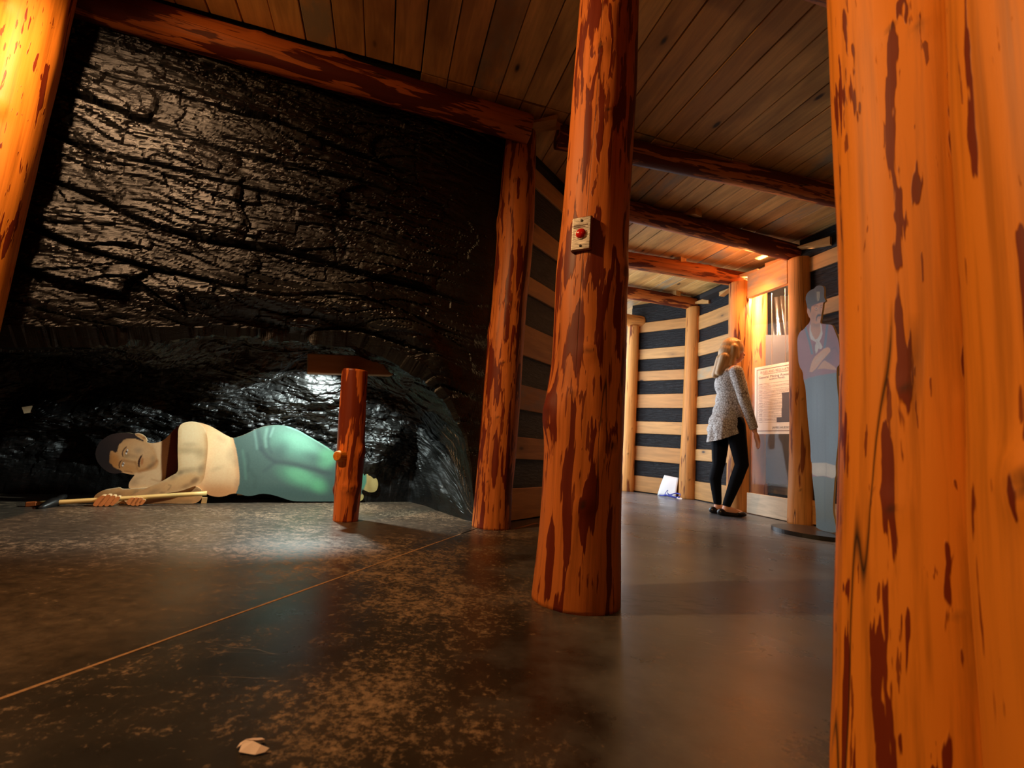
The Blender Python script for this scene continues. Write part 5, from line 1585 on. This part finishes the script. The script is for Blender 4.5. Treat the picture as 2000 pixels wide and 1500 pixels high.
# blue lanyard heap
lan = empty('lanyard', (2.07, 5.88, 0))
tag(lan, 'tangled blue lanyard lying on the floor against the white paper', 'lanyard')
M_BLUE = plain('blue_ribbon', (.03, .05, .42), .45)


def ribbon(name, pts, w, mat, parent):
    pts = [Vector(p) for p in pts]
    # catmull-rom
    P = []
    for i in range(len(pts) - 1):
        p0, p1, p2, p3 = pts[max(i - 1, 0)], pts[i], pts[i + 1], pts[min(i + 2, len(pts) - 1)]
        for k in range(8):
            t = k / 8
            P.append(.5 * ((2 * p1) + (p2 - p0) * t + (2 * p0 - 5 * p1 + 4 * p2 - p3) * t * t + (-p0 + 3 * p1 - 3 * p2 + p3) * t ** 3))
    P.append(pts[-1])
    vs_, fs = [], []
    for i, p in enumerate(P):
        tw = .5 * math.sin(i * .5)
        u_ = Vector((0, math.sin(tw), math.cos(tw))) * w / 2
        vs_ += [p + u_, p - u_]
        for q in (-1, -2): vs_[q].z = max(vs_[q].z, .001)
    for i in range(len(P) - 1): fs.append((2 * i, 2 * i + 1, 2 * i + 3, 2 * i + 2))
    o = link(name, mesh_from(name, vs_, fs, True), mat, parent)
    md = o.modifiers.new('t', 'SOLIDIFY'); md.thickness = .002
    return o


ribbon('ribbon', [(-.10, .08, .012), (-.04, .03, .02), (.01, 0, .035), (.06, -.04, .06), (.10, -.08, .055), (.08, -.10, .02), (.02, -.05, .015), (-.05, .02, .03)], .016, M_BLUE, lan)
ribbon('ribbon', [(-.05, .05, .02), (-.03, .03, .07), (-.015, .02, .085), (-.02, .02, .05), (.03, -.03, .02), (.06, -.06, .012)], .013, M_BLUE, lan)
bd = link('badge', bevel_box('badge', (-.03, -.02, 0), (.03, .02, .006), .002), M_WHITE, lan, (.085, -.105, .006), (0.5, .2, -.6))

# torn paper scrap on the floor in the foreground
scr = empty('paper_scrap', (-.365, .793, 0))
tag(scr, 'small folded white paper scrap on the dark floor in front', 'scrap')
M_SCRAP = plain('off_white_scrap', lin(232, 208, 196), .55, var=.04)


def thin(name, poly, t, mat, parent):
    bm = bmesh.new()
    tv = [bm.verts.new(p) for p in poly]
    f_ = bm.faces.new(tv)
    bmesh.ops.triangulate(bm, faces=[f_])
    me = bpy.data.meshes.new(name); bm.to_mesh(me); bm.free()
    o = link(name, me, mat, parent)
    md = o.modifiers.new('t', 'SOLIDIFY'); md.thickness = t; md.offset = 0
    return o


thin('flap', [(-.012, -.012, .003), (.004, -.013, .002), (.014, -.014, .002), (.026, -.008, .003), (.030, -.003, .006), (.016, -.002, .009), (.002, .002, .011), (-.010, .004, .012), (-.014, -.002, .008)], .0012, M_SCRAP, scr)
thin('flap', [(-.012, .003, .012), (-.004, .002, .012), (.006, .006, .010), (.013, .016, .006), (.006, .019, .006), (-.003, .012, .009)], .0012, M_SCRAP, scr)
thin('flap', [(-.010, .004, .012), (-.003, .012, .009), (-.014, .014, .006), (-.021, .007, .004), (-.021, -.002, .002), (-.013, -.003, .008)], .0012, M_SCRAP, scr)


# card and cord on the alcove wall (set onto the rock surface)
def on_coal(direction_pt, lift=.012):
    o = Vector((0, 0, CAM_H))
    d = (Vector(direction_pt) - o).normalized()
    hit = COAL_BVH.ray_cast(o, d)
    return (hit[0] - d * lift, hit[1]) if hit[0] else (Vector(direction_pt), Vector((0, -1, 0)))


cp, cn = on_coal((-2.378, 2.30, .50), .02)
card = link('card', bevel_box('card', (-.022, -.021, -.001), (.022, .021, .001), 0), plain('pale_card', lin(226, 196, 150), .6))
dcam = (Vector((0, 0, CAM_H)) - cp).normalized()
card.location = cp
card.rotation_euler = (dcam + Vector((0, 0, .5))).to_track_quat('Z', 'Y').to_euler()
card.rotation_euler.rotate_axis('Z', .35)
tag(card, 'tiny pale card hanging on the dark alcove wall behind the miner\'s pick', 'card')
cord_pts = [on_coal(p, .006)[0] for p in ((-1.63, 2.6, .915), (-1.55, 2.6, .955), (-1.42, 2.6, .93), (-1.30, 2.6, .93), (-1.18, 2.6, .95), (-1.08, 2.6, .965))]
tag(tube('cable', cord_pts, .004, plain('black_cable', (.01, .01, .01), .5), None, 8), 'thin black cable along the alcove roof left of the prop headboard', 'cable')
